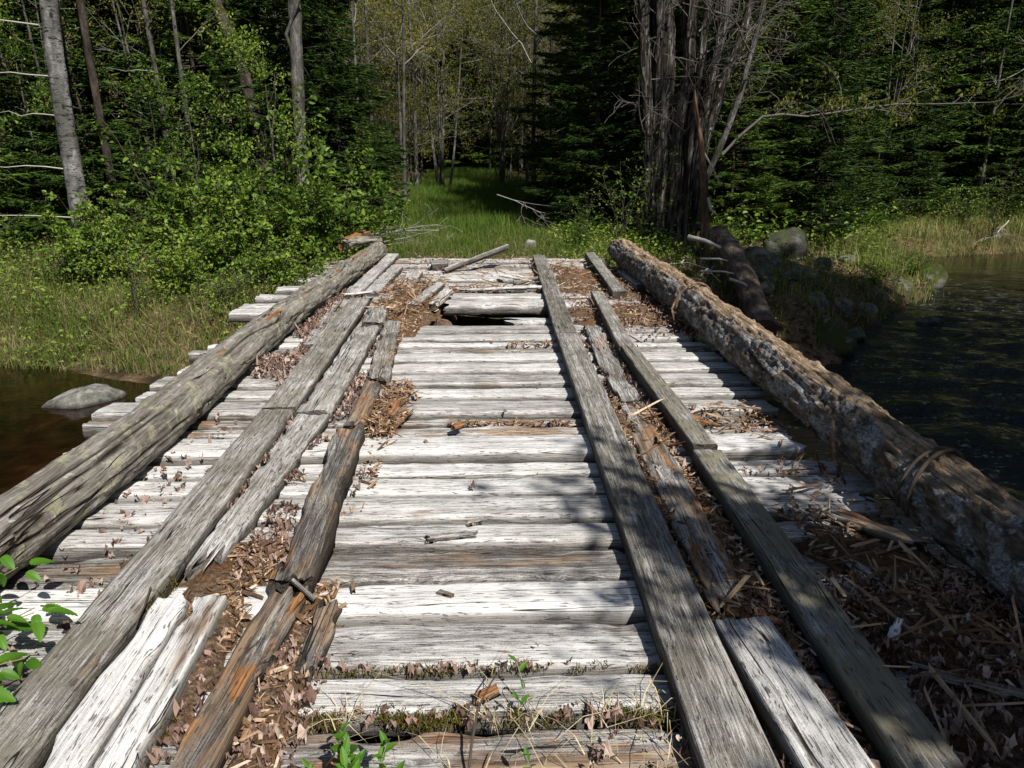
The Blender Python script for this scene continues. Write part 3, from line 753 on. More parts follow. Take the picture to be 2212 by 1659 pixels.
# ------------------------------------------------------------------ loose broken boards and splinters on the deck
def loose(name, label, cat, *a, **kw):
    return tag(board(name, *a, **kw), label, cat)
loose('broken_board', 'long broken board tilted up across the far end of the deck', 'board', (-0.83, 10.4, 0.03), (0.22, 11.0, 0.34), 0.17, 0.07, tone=0.95, rot=0.3, rough=.6, jag=(.12, .10), erode=.012, roll=-0.45)
loose('broken_board', 'short broken board lying against the thick log at the far end', 'board', (1.77, 10.0, 0.09), (1.82, 8.75, 0.09), 0.13, 0.10, tone=0.92, rot=0.1, moss=.2, rough=.6, jag=(.03, .03))
loose('broken_board', 'jagged gnarled timber stub with a knot beside the nearest white planks', 'board', (-0.62, 1.80, 0.06), (-0.61, 2.27, 0.075), 0.105, 0.06, tone=0.70, rot=0.5, rough=1.0, erode=.025, jag=(.09, .06), ny=11, step=.015, taper=(.7, 1.1))
loose('broken_board', 'grey broken stub standing up at the edge of the hole in the deck', 'board', (-0.90, 7.55, 0.10), (-0.68, 8.75, 0.15), 0.12, 0.06, tone=0.9, rot=0.3, rough=.8, jag=(.05, .05), erode=.012)
loose('broken_board', 'shorter twisted stub on the right of the grey stub by the hole', 'board', (-0.68, 7.6, 0.07), (-0.52, 8.35, 0.14), 0.12, 0.06, tone=0.9, rot=0.45, rough=.9, jag=(.06, .04), erode=.015, roll=.4)
loose('broken_board', 'rotten board end with a split dark tip between the far running planks', 'board', (-1.14, 8.7, 0.05), (-1.12, 10.1, 0.09), 0.19, 0.07, tone=0.95, rot=0.3, rough=.8, jag=(.10, .04), erode=.01)
loose('broken_board', 'mossy block of timber at the far left of the deck beyond the rotten board', 'board', (-1.0, 10.75, 0.11), (-0.68, 10.8, 0.12), 0.3, 0.12, tone=0.85, rot=0.15, moss=.2, rough=.8, jag=(.03, .03))
loose('wood_splinter', 'long pale splinter lying across the joint of the left running planks', 'splinter', (-1.83, 8.15, 0.10), (-1.38, 8.28, 0.12), 0.07, 0.025, tone=1.15, rot=0.25, rough=1., jag=(.05, .05))
loose('wood_splinter', 'pale split splinter lying on the white planks near the middle', 'splinter', (-0.33, 2.74, 0.035), (-0.08, 2.78, 0.035), 0.034, 0.016, tone=1.05, rot=0.35, rough=.6, jag=(.02, .03), step=.01)
loose('wood_splinter', 'small pointed splinter just beyond the pale split splinter', 'splinter', (-0.14, 2.87, 0.03), (-0.06, 2.90, 0.03), 0.014, 0.01, tone=.95, rot=0.4, rough=.5, step=.01)
loose('wood_splinter', 'small brown stick on the whitest plank', 'splinter', (-0.236, 2.345, 0.036), (-0.165, 2.305, 0.036), 0.018, 0.012, tone=0.85, rot=0.75, rough=.3, step=.01)
loose('wood_splinter', 'brown bark chunk resting on the planks behind the middle of the deck', 'bark', (-0.27, 3.965, 0.07), (-0.195, 4.03, 0.075), 0.045, 0.03, tone=0.8, rot=1.0, rough=1., step=.008)
loose('wood_splinter', 'dark grey slanting splinter against the rotten left beam', 'splinter', (-0.765, 2.30, 0.13), (-0.655, 2.235, 0.07), 0.016, 0.012, tone=0.84, rot=0.2, rough=.4, step=.01)
loose('wood_splinter', 'little upright brown splinter at the left edge of the white planks', 'splinter', (-0.56, 2.40, 0.05), (-0.545, 2.33, 0.035), 0.016, 0.01, tone=0.8, rot=0.6, rough=.4, step=.01)
loose('wood_splinter', 'broken grey piece with dark cleft beside the wood crumbs near the thick log', 'splinter', (1.40, 2.52, 0.05), (1.53, 2.20, 0.05), 0.075, 0.035, tone=0.86, rot=0.15, rough=1., jag=(.04, .05), erode=.012, step=.015)
loose('wood_splinter', 'long brown rotted slab between the white planks and the thick log', 'splinter', (1.53, 2.95, 0.05), (1.80, 2.50, 0.09), 0.11, 0.05, tone=0.86, rot=0.7, rough=1., jag=(.08, .08), erode=.025, step=.02, ny=11)
loose('wood_splinter', 'reddish rotted fragment beside the raised olive timber', 'splinter', (1.13, 4.35, 0.05), (1.36, 4.0, 0.04), 0.09, 0.04, tone=0.85, rot=1.0, rough=1., jag=(.06, .08), erode=.02, step=.02)
loose('wood_splinter', 'bleached chip standing among the brown wood crumbs', 'splinter', (1.30, 1.95, 0.06), (1.37, 2.03, 0.12), 0.035, 0.02, tone=1.2, rot=0.0, rough=.5, step=.01)
loose('wood_splinter', 'long dark sliver lying over the wood crumbs by the log', 'splinter', (1.28, 1.83, 0.08), (1.70, 1.62, 0.09), 0.05, 0.02, tone=.85, rot=0.6, rough=.8, jag=(.05, .05), step=.02)
loose('wood_splinter', 'orange splinter leaning out of the rot patch in the left beam', 'splinter', (-0.70, 3.98, 0.06), (-0.615, 4.45, 0.11), 0.05, 0.03, tone=.85, rot=0.95, rough=1., jag=(.06, .08), step=.02)
loose('wood_splinter', 'brown fanned splinter beside the orange splinter', 'splinter', (-0.64, 4.0, 0.05), (-0.51, 4.4, 0.06), 0.04, 0.02, tone=.95, rot=0.8, rough=1., jag=(.05, .08), step=.02)
loose('wood_splinter', 'flat orange chip lying on the second nearest plank', 'chip', (-0.075, 1.775, 0.03), (0.0, 1.81, 0.045), 0.04, 0.01, tone=.95, rot=1.2, rough=.8, step=.01)
loose('wood_splinter', 'long pale sliver spanning the far broken planks', 'splinter', (-0.5, 8.62, 0.06), (0.85, 8.78, 0.09), 0.05, 0.03, tone=1.15, rot=0.15, rough=.8, jag=(.1, .1))
loose('wood_splinter', 'thin pale sliver leaning on the far broken planks', 'splinter', (0.05, 9.7, 0.08), (0.5, 9.35, 0.05), 0.04, 0.02, tone=1.2, rot=0.1, rough=.5)
loose('wood_splinter', 'dark broken splinters beside the inner tread at the hole', 'splinter', (0.25, 9.3, 0.02), (0.62, 9.6, 0.08), 0.08, 0.03, tone=.8, rot=0.5, rough=1.)

# ------------------------------------------------------------------ litter on the deck (too many to count: stuff)
def maple_leaves(pos, size, seed):
    r = np.random.default_rng(seed); N = len(pos)
    ang = np.array([0, 28, 52, 78, 105, 140, 180, 220, 255, 282, 308, 332]) * math.pi / 180
    rad = np.array([1.0, .5, .88, .48, .70, .42, .30, .42, .70, .48, .88, .5])
    k = len(ang)
    frag = (r.random((N, 1)) < .62)
    a = ang[None] + r.normal(0, .08, (N, k)); rr = np.where(frag, .62, rad[None]) * r.uniform(.45, 1.2, (N, k)) * np.asarray(size)[:, None] * .5
    L = st(rr * np.cos(a), rr * np.sin(a) * r.uniform(.6, 1., (N, 1)), 0 * a)
    curl = r.uniform(-1, 1, (N, 1)) ; curl2 = r.uniform(-1, 1, (N, 1)); s = np.asarray(size)[:, None]
    L[..., 2] = (curl * L[..., 0] ** 2 + curl2 * L[..., 1] ** 2) / s * 4.0 + r.normal(0, .15, (N, k)) * s
    L = np.concatenate([L, np.zeros((N, 1, 3))], 1)
    rz = r.uniform(0, 2 * math.pi, N); tl = r.normal(0, .45, (N, 2))
    c, sn = np.cos(rz)[:, None], np.sin(rz)[:, None]
    x = L[..., 0] * c - L[..., 1] * sn; y = L[..., 0] * sn + L[..., 1] * c
    z = L[..., 2] + x * tl[:, :1] + y * tl[:, 1:]
    V = st(x, y, z) + pos[:, None, :]
    i = np.arange(N)[:, None, None] * (k + 1); j = np.arange(k)
    F = (i + np.stack([j, (j + 1) % k, np.full(k, k)], -1)[None]).reshape(-1, 3)
    return V.reshape(-1, 3), F

def scatter(regs, seed):
    r = np.random.default_rng(seed); out = []
    for (x0, x1, y0, y1, n, z0, z1) in regs:
        x = r.uniform(x0, x1, n); y = r.uniform(y0, y1, n)
        keep = fbm(st(x * 2.2, y * 2.2, 0 * x), seed, 2) > -0.25
        out.append(st(x, y, r.uniform(z0, z1, n))[keep])
    return np.concatenate(out)

LR = [(-1.86, -1.52, 4.9, 9.0, 1500, .012, .06), (-1.86, -1.62, 5.2, 8.4, 1400, .02, .09), (-1.84, -1.48, 1.5, 4.7, 170, .01, .03), (-1.28, -1.24, 2.6, 6.6, 260, .02, .06),
      (-1.06, -0.93, 2.3, 6.6, 1000, .015, .055), (-0.96, -0.86, 1.3, 3.0, 150, .02, .06), (-0.74, -0.55, 1.4, 2.4, 420, .012, .05), (-.80, -.70, 2.4, 4.2, 60, .01, .03),
      (0.74, 0.84, 1.0, 3.2, 120, .01, .05), (0.735, 0.82, 3.2, 6.6, 150, .01, .05), (0.96, 1.02, 1.2, 6.4, 420, .012, .06), (0.80, 1.30, 6.5, 10.5, 420, .01, .06),
      (1.18, 1.85, 0.8, 2.3, 1500, .035, .11), (1.25, 1.85, 2.3, 3.6, 70, .01, .05), (1.3, 1.9, 6.3, 9.6, 620, .02, .08), (.25, .56, 1.2, 1.95, 130, .015, .05), (-.6, .5, 1.15, 1.5, 120, .01, .03),
      (-.65, .55, 1.925, 1.95, 60, .0, .02), (-.65, .55, 1.69, 1.76, 60, .0, .025), (-1.4, -.7, 8.2, 12, 360, .02, .08), (-.6, 1.9, 10.5, 12.3, 220, .02, .06), (-.5, .5, 2.0, 7, 14, .03, .04),
      (-2.4, 2.4, 12.0, 13.0, 160, .0, .06), (-1.88, -1.78, 7.5, 11.8, 200, .02, .06)]
P = scatter(LR, 5)
sz = np.random.default_rng(2).uniform(.018, .07, len(P))
V, F = maple_leaves(P, sz, 4)
kind(tag(link('leaf_litter', mk_mesh('leaf_litter', V, F), LITTER), 'dry pinkish brown fallen maple leaves caught between the boards', 'leaves'), 'stuff')

def chips(pos, ln, wd, seed, flat=.35, dirx=None):
    r = np.random.default_rng(seed); N = len(pos)
    az = r.uniform(0, 2 * math.pi, N) if dirx is None else dirx + r.normal(0, .5, N)
    el = r.normal(0, .28, N)
    d = st(np.cos(az) * np.cos(el), np.sin(az) * np.cos(el), np.sin(el))
    s = unit(np.cross(d, unit(np.array([0, 0, 1.]) + r.normal(0, .5, (N, 3))))); n = np.cross(s, d)
    ln = np.asarray(ln)[:, None]; wd = np.asarray(wd)[:, None]
    V = np.empty((N, 6, 3))
    V[:, 0] = pos - d * ln * .5 - s * wd * .3; V[:, 1] = pos - d * ln * .42 + s * wd * .5; V[:, 2] = pos - d * ln * .3 + n * wd * flat
    V[:, 3] = pos + d * ln * .36 - s * wd * .5; V[:, 4] = pos + d * ln * .5 + s * wd * .15; V[:, 5] = pos + d * ln * .33 + n * wd * flat
    i = np.arange(N)[:, None] * 6
    F4 = np.concatenate([i + np.array([[0, 3, 5, 2]]), i + np.array([[2, 5, 4, 1]]), i + np.array([[1, 4, 3, 0]])])
    F3 = np.concatenate([i + np.array([[0, 2, 1]]), i + np.array([[3, 4, 5]])])
    return V.reshape(-1, 3), [F4, F3]

CR = [(1.18, 1.86, 0.8, 2.35, 2600, .04, .10), (1.3, 1.86, 2.2, 3.0, 420, .02, .07), (0.93, 1.03, 1.6, 4.4, 900, .02, .06), (0.76, 0.84, 2.0, 4.6, 400, .015, .05), (0.80, 1.04, 2.05, 3.2, 500, .03, .06),
      (-0.79, -0.60, 3.9, 4.95, 620, .02, .08), (-0.72, -.62, 3.0, 4.0, 120, .01, .03), (-1.22, -.90, 2.0, 2.75, 620, .02, .045), (-.74, -.60, 1.5, 2.4, 300, .01, .05), (-.95, -.84, 4.9, 7, 320, .02, .07),
      (-1.36, -.62, 7.3, 9.4, 1500, .03, .11), (-.95, -.75, 6.6, 7.6, 400, .02, .07), (-.9, .6, 8.7, 9.1, 420, .0, .06), (.8, 1.95, 6.6, 10.8, 1700, .02, .09), (-1.3, 1.5, 10.6, 12.0, 420, .02, .08),
      (1.12, 1.7, 4.0, 4.5, 160, .01, .04), (.2, .55, 2.71, 2.76, 60, .0, .03), (-.3, .5, 4.16, 4.22, 120, -.01, .02), (.1, .5, 6.1, 6.2, 70, .0, .03), (-.5, .6, 1.2, 1.5, 120, .01, .02), (1.5, 1.75, 3.0, 4.2, 120, .01, .05)]
P = scatter(CR, 11); r0 = np.random.default_rng(12)
V, F = chips(P, r0.uniform(.012, .075, len(P)) * (1 + (r0.random(len(P)) > .93) * 1.6), r0.uniform(.004, .020, len(P)), 13)
SR = [(1.2, 1.84, 0.9, 2.6, 80, .07, .13), (-1.3, .6, 8.6, 9.2, 60, .03, .09), (-1.2, 1.8, 9.0, 11.8, 120, .03, .09), (.9, 1.9, 6.6, 9, 60, .03, .08), (-1.3, -.7, 7.2, 9.0, 70, .06, .12), (.8, 1.0, 2.1, 4.4, 60, .05, .10), (-.74, -.58, 3.9, 4.9, 26, .04, .10), (1.3, 1.75, 2.6, 4.4, 30, .02, .06)]
P2 = scatter(SR, 31); r3 = np.random.default_rng(32)
V2, F2 = chips(P2, r3.uniform(.10, .34, len(P2)), r3.uniform(.008, .026, len(P2)), 33)
F = [np.concatenate([F[0], F2[0] + len(V)]), np.concatenate([F[1], F2[1] + len(V)])]; V = np.concatenate([V, V2])
kind(tag(link('wood_chip_debris', mk_mesh('wood_chip_debris', V, F), CHIP), 'brown and orange chips of crumbled rotten wood strewn on the deck', 'wood chips'), 'stuff')

def crumble(regs, seed):
    Vs, Fs, o = [], [], 0
    for (x0, x1, y0, y1, h) in regs:
        st_ = .022 if y1 < 5 else .05
        x = np.arange(x0, x1 + st_, st_); y = np.arange(y0, y1 + st_, st_)
        X, Y = np.meshgrid(x, y, indexing='ij')
        e = np.minimum(np.minimum((X - x0) / (x1 - x0), (x1 - X) / (x1 - x0)) * 4, np.minimum((Y - y0) / (y1 - y0), (y1 - Y) / (y1 - y0)) * 6)
        e = e * (1 + .5 * fbm(st(X * 3, Y * 3, 0 * X + 5), seed + 9, 3)) - .55 * np.clip(fbm(st(X * 5, Y * 5, 0 * X), seed + 7, 3) + .1, 0, 1)
        Z = h * (sstep(0, 1, e) * 1.0 + 1.0 * fbm(st(X * 4, Y * 4, 0 * X), seed, 3)) + .022 * fbm(st(X * 22, Y * 22, 0 * X), seed + 2, 3) - .03 * (1 - sstep(0, .6, e))
        Vs.append(st(X, Y, Z).reshape(-1, 3)); Fs.append(grid_faces(len(x), len(y))[:, ::-1] + o); o += X.size
    return np.concatenate(Vs), np.concatenate(Fs)
V, F = crumble([(1.17, 1.9, .5, 2.5, .05), (1.3, 1.86, 2.1, 2.95, .025), (.93, 1.04, 1.5, 4.6, .035), (.73, .86, 1.9, 4.8, .03), (.78, 1.04, 1.9, 3.3, .03), (-.80, -.62, 3.9, 4.95, .035), (-1.26, -.88, 1.6, 2.9, .03), (-.78, -.58, 1.3, 2.45, .025),
                (-1.42, -.62, 7.25, 9.4, .05), (.75, 1.95, 6.6, 11, .025), (-.97, -.72, 6.3, 7.5, .045)], 8)
kind(tag(link('rotten_wood_crumble', mk_mesh('rotten_wood_crumble', V, F, True), CRUMBLE), 'bed of crumbled brown rotten wood over the planks', 'wood crumbs'), 'stuff')

# ------------------------------------------------------------------ small plants on the deck
def blade_mesh(pos, h, w, lean, seed, bend=.5):
    r = np.random.default_rng(seed); N = len(pos)
    az = r.uniform(0, 2 * math.pi, N); fa = az + r.normal(0, .9, N) + math.pi / 2
    h = np.asarray(h)[:, None]; w = np.broadcast_to(np.asarray(w, float), (N,))[:, None]
    ln = (np.abs(r.normal(0, 1, N)) * lean)[:, None]
    d = st(np.cos(az), np.sin(az), 0 * az); s = st(np.cos(fa), np.sin(fa), 0 * fa)
    up = np.array([0, 0, 1.])
    m = pos + up * h * .55 + d * h * ln * .35
    t = pos + up * h * (1 - .35 * np.clip(ln, 0, 1.6)) + d * h * ln * (1 + bend * .3)
    V = np.stack([pos - s * w * .5, pos + s * w * .5, m + s * w * .4, m - s * w * .4, t], 1)
    i = np.arange(N)[:, None] * 5
    return V.reshape(-1, 3), [i + np.array([[0, 1, 2, 3]]), i + np.array([[3, 2, 4]])]

r1 = np.random.default_rng(40)
n = 330
P = np.concatenate([st(r1.uniform(-.62, .56, n), 1.72 + r1.normal(0, .035, n), r1.uniform(-.01, .01, n)), st(r1.uniform(-.5, .5, 160), r1.uniform(1.18, 1.75, 160), r1.uniform(0, .015, 160))])
P = P[fbm(st(P[:, 0] * 6, P[:, 1] * 4, 0 * P[:, 0]), 44, 2) > -.12]
V, F = blade_mesh(P, r1.uniform(.02, .11, len(P)), .0035, 1.6, 41)
kind(tag(link('dry_grass', mk_mesh('dry_grass', V, F), STRAW), 'dry straw wisps sprouting from the joint of the nearest planks', 'dry grass'), 'stuff')
n = 2600
P = np.concatenate([st(r1.uniform(-.62, .58, n), 1.722 + r1.normal(0, .016, n), r1.uniform(-.025, .01, n)), st(-1.0 + r1.normal(0, .035, 700), r1.uniform(1.0, 1.75, 700), r1.uniform(.0, .05, 700)), st(-1.235 + r1.normal(0, .012, 500), r1.uniform(1.6, 2.4, 500), r1.uniform(.03, .08, 500)),
                    st(r1.uniform(-.6, .55, 500), 1.938 + r1.normal(0, .008, 500), r1.uniform(-.02, .0, 500))])
P = P[fbm(st(P[:, 0] * 5, P[:, 1] * 3, 0 * P[:, 0]), 45, 3) > -.08]; P[:, 1] += .02 * fbm(st(P[:, 0] * 9, 0 * P[:, 0], 0 * P[:, 0]), 46, 2)
V, F = blade_mesh(P, r1.uniform(.008, .028, len(P)), .004, .9, 43)
kind(tag(link('moss', mk_mesh('moss', V, F), MOSSM), 'olive brown moss growing in the joints of the nearest planks', 'moss'), 'stuff')

def big_leaf(nu=9, w=.36, serr=.05, droop=.35, fold=.22, ribs=True):
    """one broad leaf with ribs: length 1 along +X from the origin"""
    u = np.linspace(0, 1, nu); v = np.linspace(-1, 1, 7)
    U, Vv = np.meshgrid(u, v, indexing='ij')
    prof = w * 1.75 * np.clip(U, 0, 1) ** .55 * np.clip(1 - U, 0, 1) ** .85 * (1 + serr * ((np.arange(nu) % 2)[:, None] * 2 - 1)) + .004
    X = U - .16 * np.abs(Vv) * prof * (U > 0); Y = Vv * prof
    Z = fold * np.abs(Y) - droop * U ** 2 * .6 + (.012 * np.cos(np.arange(nu) * math.pi)[:, None] * np.abs(Vv) if ribs else 0)
    return st(X, Y, Z).reshape(-1, 3), grid_faces(nu, 7)

def place_leaf(bl, pos, d, up, size):
    V, F = bl; d = Vector(d).normalized(); s = Vector(up).cross(d).normalized(); n = d.cross(s)
    return V @ (np.array([d, s, n]) * size) + np.array(pos)

def plant(name, label, cat, base, stems, leafmat, stemmat, stem_r, group=None):
    """stems: list of (points, [(leaf position, direction, up, size, template)])"""
    root = link(name, None); root.location = base; tag(root, label, cat, group)
    for pts, lv in stems:
        V, F = tubes([(pts, np.linspace(stem_r, stem_r * .45, len(pts)))], 6)
        link('stem', mk_mesh('stem', V, F, True), stemmat, root)
        for (p, d, up, sz, bl) in lv:
            link('leaf', mk_mesh('leaf', place_leaf(bl, p, d, up, sz), bl[1], True), leafmat, root)
    return root
BL_R = big_leaf(19, .36, .10, .45, .28); BL_S = big_leaf(9, .30, 0, .15, .35, False)
# raspberry cane by the deck edge at lower left: trifoliate serrated leaves
rr = np.random.default_rng(77)
stems = []
for k, (tip, h) in enumerate([((.16, .62), .22), ((.36, .38), .20), ((.20, .40), .16), ((.42, .22), .15), ((.04, .70), .24), ((.34, .08), .16), ((.12, .22), .20), ((.26, .52), .12), ((-.02, .5), .2), ((.30, .28), .26), ((.02, .34), .26), ((.18, .5), .28), ((.10, .05), .14), ((.22, .16), .22)]):
    t = np.linspace(0, 1, 8)
    pts = st(tip[0] * t, tip[1] * t, h * np.sin(t * 1.75))
    lv = []
    for q in (.4, .6, .8, 1.0):
        p = np.array([np.interp(q, t, pts[:, j]) for j in range(3)])
        d0 = np.array([rr.normal(0, .6) + tip[0] * 1.6, rr.normal(0, .6) + tip[1], -.15])
        for a, s in ((0, .085), (1.15, .062), (-1.15, .062)):
            c, s_ = math.cos(a), math.sin(a)
            d = np.array([d0[0] * c - d0[1] * s_, d0[0] * s_ + d0[1] * c, d0[2] - .25 * abs(a)])
            lv.append((p + d * .03, d, (rr.normal(0, .25), rr.normal(0, .25) - .2, 1), s * rr.uniform(.8, 1.15), BL_R))
    stems.append((pts, lv))
plant('raspberry_plant', 'bright green raspberry leaves overhanging the lower left edge of the deck', 'plant', (-1.86, 1.62, .0), stems, RASP, mat_twig('raspberry_stem', (.14, .10, .05), (.28, .22, .10)), .004)

def sprig(name, label, base, n, h, lsize, seed, spread=.35, per=6):
    r = np.random.default_rng(seed); stems = []
    for k in range(n):
        a = r.uniform(0, 2 * math.pi); q = spread * h * r.uniform(.2, 1)
        t = np.linspace(0, 1, 6); hh = h * r.uniform(.65, 1.05)
        pts = st(q * math.cos(a) * t ** 1.4, q * math.sin(a) * t ** 1.4, hh * t)
        lv = []
        for j in range(per):
            u = .35 + .65 * (j + 1) / per; b = a + j * 2.4
            p = np.array([np.interp(u, t, pts[:, m]) for m in range(3)])
            lv.append((p, (math.cos(b), math.sin(b), r.uniform(.5, 1.5)), (r.normal(0, .3), -.5 + r.normal(0, .3), .9), lsize * r.uniform(.7, 1.2), BL_S))
        stems.append((pts, lv))
    return plant(name, label, 'plant', base, stems, RASP, TWIG, .0022)
sprig('blueberry_sprig', 'leafy green sprig growing through the nearest plank at the bottom of the view', (-.33, 1.42, 0), 7, .20, .045, 3, .75, 8)
sprig('blueberry_sprig', 'small green seedling with paired leaves left of the leafy sprig', (-.50, 1.46, 0), 1, .10, .03, 4, .2, 5)
sprig('blueberry_sprig', 'thin sprig with two leaf pairs rising from the mossy joint', (.095, 1.735, 0), 2, .17, .035, 8, .5, 4)
sprig('blueberry_sprig', 'short sprig with one leaf tuft on a bare brown stem near the bottom edge', (.10, 1.47, 0), 1, .15, .032, 6, .45, 4)
V, F = tubes([([(-.085, 1.50, .0), (-.075, 1.56, .06), (-.06, 1.66, .09)], .004), ([(-.06, 1.66, .09), (-.02, 1.76, .10), (.03, 1.84, .11)], .0025)], 5)
tag(link('dead_twig', mk_mesh('dead_twig', V, F, True), TWIGD), 'dark dead stem sticking up from the nearest plank', 'stem')
# twigs lying on the deck
def stick(label, pts, r, mat=TWIGD, sub=(), cat='twig'):
    V, F = tubes([(pts, np.linspace(r, r * .6, len(pts)))] + [(q, np.linspace(r * .6, r * .3, len(q))) for q in sub], 5)
    return tag(link('fallen_twig', mk_mesh('fallen_twig', V, F, True), mat), label, cat)
stick('thin forked dark twig lying on the white planks left of the thick log', [(1.17, 2.93, .02), (1.23, 2.80, .03), (1.22, 2.66, .02), (1.27, 2.56, .02)], .004, sub=([(1.23, 2.80, .03), (1.28, 2.77, .03)],))
stick('curved dark root twig at the lower left on the outer running board', [(-1.27, 2.28, .10), (-1.235, 2.16, .105), (-1.22, 2.06, .10)], .004)
stick('pale dry stick slanting over the far right planks', [(1.15, 6.55, .06), (1.30, 6.1, .03)], .008, TWIGD)

# ------------------------------------------------------------------ plant generators
def make_conifer(name, H, base_r, Lmax, seed, z0=.3, droop=.25, dens=1.0, dead=0.0, ws=1.0):
    r = np.random.default_rng(seed)
    n = 14; t = np.linspace(0, 1, n)
    tp = st(.06 * np.sin(t * 5 + seed), .06 * np.cos(t * 4 + seed), H * t)
    wood = [(tp, base_r * (1 - t * .96))]
    SB, SDr, SL, SW = [], [], [], []
    z = z0
    while z < H * .985:
        f = z / H
        L0 = Lmax * (1 - f) ** .8 * (0.72 + .28 * sstep(0, .15, f)) + .12
        for b in range(r.integers(5, 9)):
            az = r.uniform(0, 2 * math.pi); L = L0 * r.uniform(.55, 1.1)
            zz = z + r.uniform(-.12, .12); k = 7; q = np.linspace(0, 1, k)
            dr = droop * r.uniform(.5, 1.4)
            rise = -dr * L * q * (1 - .55 * q) + .30 * L * f * q
            pts = st(np.cos(az) * L * q, np.sin(az) * L * q, zz + rise)
            pts[1:, :2] += r.normal(0, .03 * L, (k - 1, 2)) * .5
            wood.append((pts, np.linspace(.008 + .01 * L, .003, k)))
            if dead and f < dead and r.random() < .85: continue
            nt = int((8 + L * 26) * dens)
            u = np.sqrt(r.uniform(.06, 1, nt))
            if L > 1.2: u = np.maximum(u, r.uniform(.25, 1, nt))
            p = np.stack([np.interp(u, q, pts[:, j]) for j in range(3)], -1)
            side = np.where(r.random(nt) < .5, 1, -1); ta = az + side * r.uniform(.5, 1.15, nt)
            tl = np.clip((1.12 - u) * L * .55, .12, .60) * r.uniform(.6, 1.2, nt)
            d = st(np.cos(ta), np.sin(ta), r.normal(-.10, .18, nt))
            SB.append(p); SDr.append(d); SL.append(tl); SW.append(r.uniform(.020, .036, nt) * ws)
            # second order twigs make the sprays feathery
            for _ in range(2):
                m = tl > .13; w = r.uniform(.25, .85, m.sum())[:, None]
                p2 = p[m] + unit(d[m]) * tl[m][:, None] * w
                ta2 = ta[m] + np.where(r.random(m.sum()) < .5, 1, -1) * r.uniform(.5, 1., m.sum())
                SB.append(p2); SDr.append(st(np.cos(ta2), np.sin(ta2), r.normal(-.12, .2, m.sum()))); SL.append(tl[m] * r.uniform(.35, .6, m.sum())); SW.append(r.uniform(.016, .030, m.sum()) * ws)
            SB.append(pts[-1:]); SDr.append((pts[-1:] - pts[-2:-1])); SL.append(np.array([.18])); SW.append(np.array([.03]))
        z += r.uniform(.14, .24) * (1 + .25 * (H > 9))
    V, F = tubes(wood[:1], 9); V2, F2 = tubes(wood[1:], 3)
    tr = mk_mesh(name + '_trunk', np.concatenate([V, V2]), [F, F2 + len(V)], True)
    V, F = spikes(np.concatenate(SB), np.concatenate(SDr), np.concatenate(SL), np.concatenate(SW))
    return tr, mk_mesh(name + '_crown', V, F)

def grow(p, d, L, rad, depth, r, out, tips, up=.15, kids=(3, 5), kink=.16, ratio=.62, lo=.3, mind=.004):
    k = max(3, int(4 + L * 1.2)); pts = [np.array(p)]; d = np.array(d, float)
    for i in range(k):
        d = d + r.normal(0, kink, 3) * .6 + np.array([0, 0, up * .3]); d /= np.linalg.norm(d)
        pts.append(pts[-1] + d * L / k)
    pts = np.array(pts); rr = np.linspace(rad, max(rad * .45, mind), k + 1)
    out.append((pts, rr))
    if depth == 0:
        tips.append((pts[-1], d)); tips.append((pts[k // 2], d)); return
    for c in range(r.integers(*kids)):
        u = r.uniform(lo, 1) * k; i = min(int(u), k - 1); f = u - i
        q = pts[i] * (1 - f) + pts[i + 1] * f; base = pts[i + 1] - pts[i]; base /= np.linalg.norm(base)
        nd = base * r.uniform(.3, .9) + unit(r.normal(size=3)) * .75
        grow(q, unit(nd), L * ratio * r.uniform(.6, 1.2), rr[i] * .55, depth - 1, r, out, tips, up, kids, kink, ratio, .2, mind)
    tips.append((pts[-1], d))

def make_decid(name, H, rad, seed, n_leaf, lsize, depth=3, kids=(4, 7), first=.25, lean=(0, 0), stems=1, leafdrop=True, blen=.30):
    r = np.random.default_rng(seed); out, tips, main = [], [], []
    for s_ in range(stems):
        n = 12; t = np.linspace(0, 1, n); b = r.uniform(-.12, .12, 2) * (stems > 1) * 2
        fan = r.normal(0, .10, 2) * (stems > 1)
        tp = st(b[0] + (lean[0] + fan[0]) * H * t + .05 * np.sin(t * 4 + seed + s_) * H * .15, b[1] + (lean[1] + fan[1]) * H * t + .04 * np.cos(t * 5 + s_) * H * .15, H * t * r.uniform(.8, 1))
        rads = rad * (1 - .85 * t) * r.uniform(.7, 1.1); rads[0] *= 1.25
        main.append((tp, rads))
        for k in range(int(r.integers(9, 14) / (stems ** .5))):
            u = r.uniform(first, .98); i = min(int(u * (n - 1)), n - 2)
            q = tp[i] + (tp[i + 1] - tp[i]) * r.random(); a = r.uniform(0, 2 * math.pi)
            d = np.array([math.cos(a), math.sin(a), r.uniform(.15, .9)])
            grow(q, unit(d), H * blen * (1.15 - u * .7) * r.uniform(.6, 1.2), rads[i] * .42, depth - 1, r, out, tips, .12, kids, .2)
    V2, F2 = tubes(out, 3)
    tr = [mk_mesh(name + '_trunk', *tubes([q], 9), True) for q in main]
    T = np.array([a for a, _ in tips]); D = np.array([b for _, b in tips])
    idx = r.integers(0, len(T), n_leaf)
    p = T[idx] + r.normal(0, .10, (n_leaf, 3)); d = unit(r.normal(size=(n_leaf, 3)) + np.array([0, 0, -.5 if leafdrop else .2]))
    lv = leaves(p, d, unit(r.normal(size=(n_leaf, 3)) + np.array([0, 0, .6])), r.uniform(.6, 1.25, n_leaf) * lsize)
    return tr, mk_mesh(name + '_branches', V2, F2, True), mk_mesh(name + '_leaves', *lv)

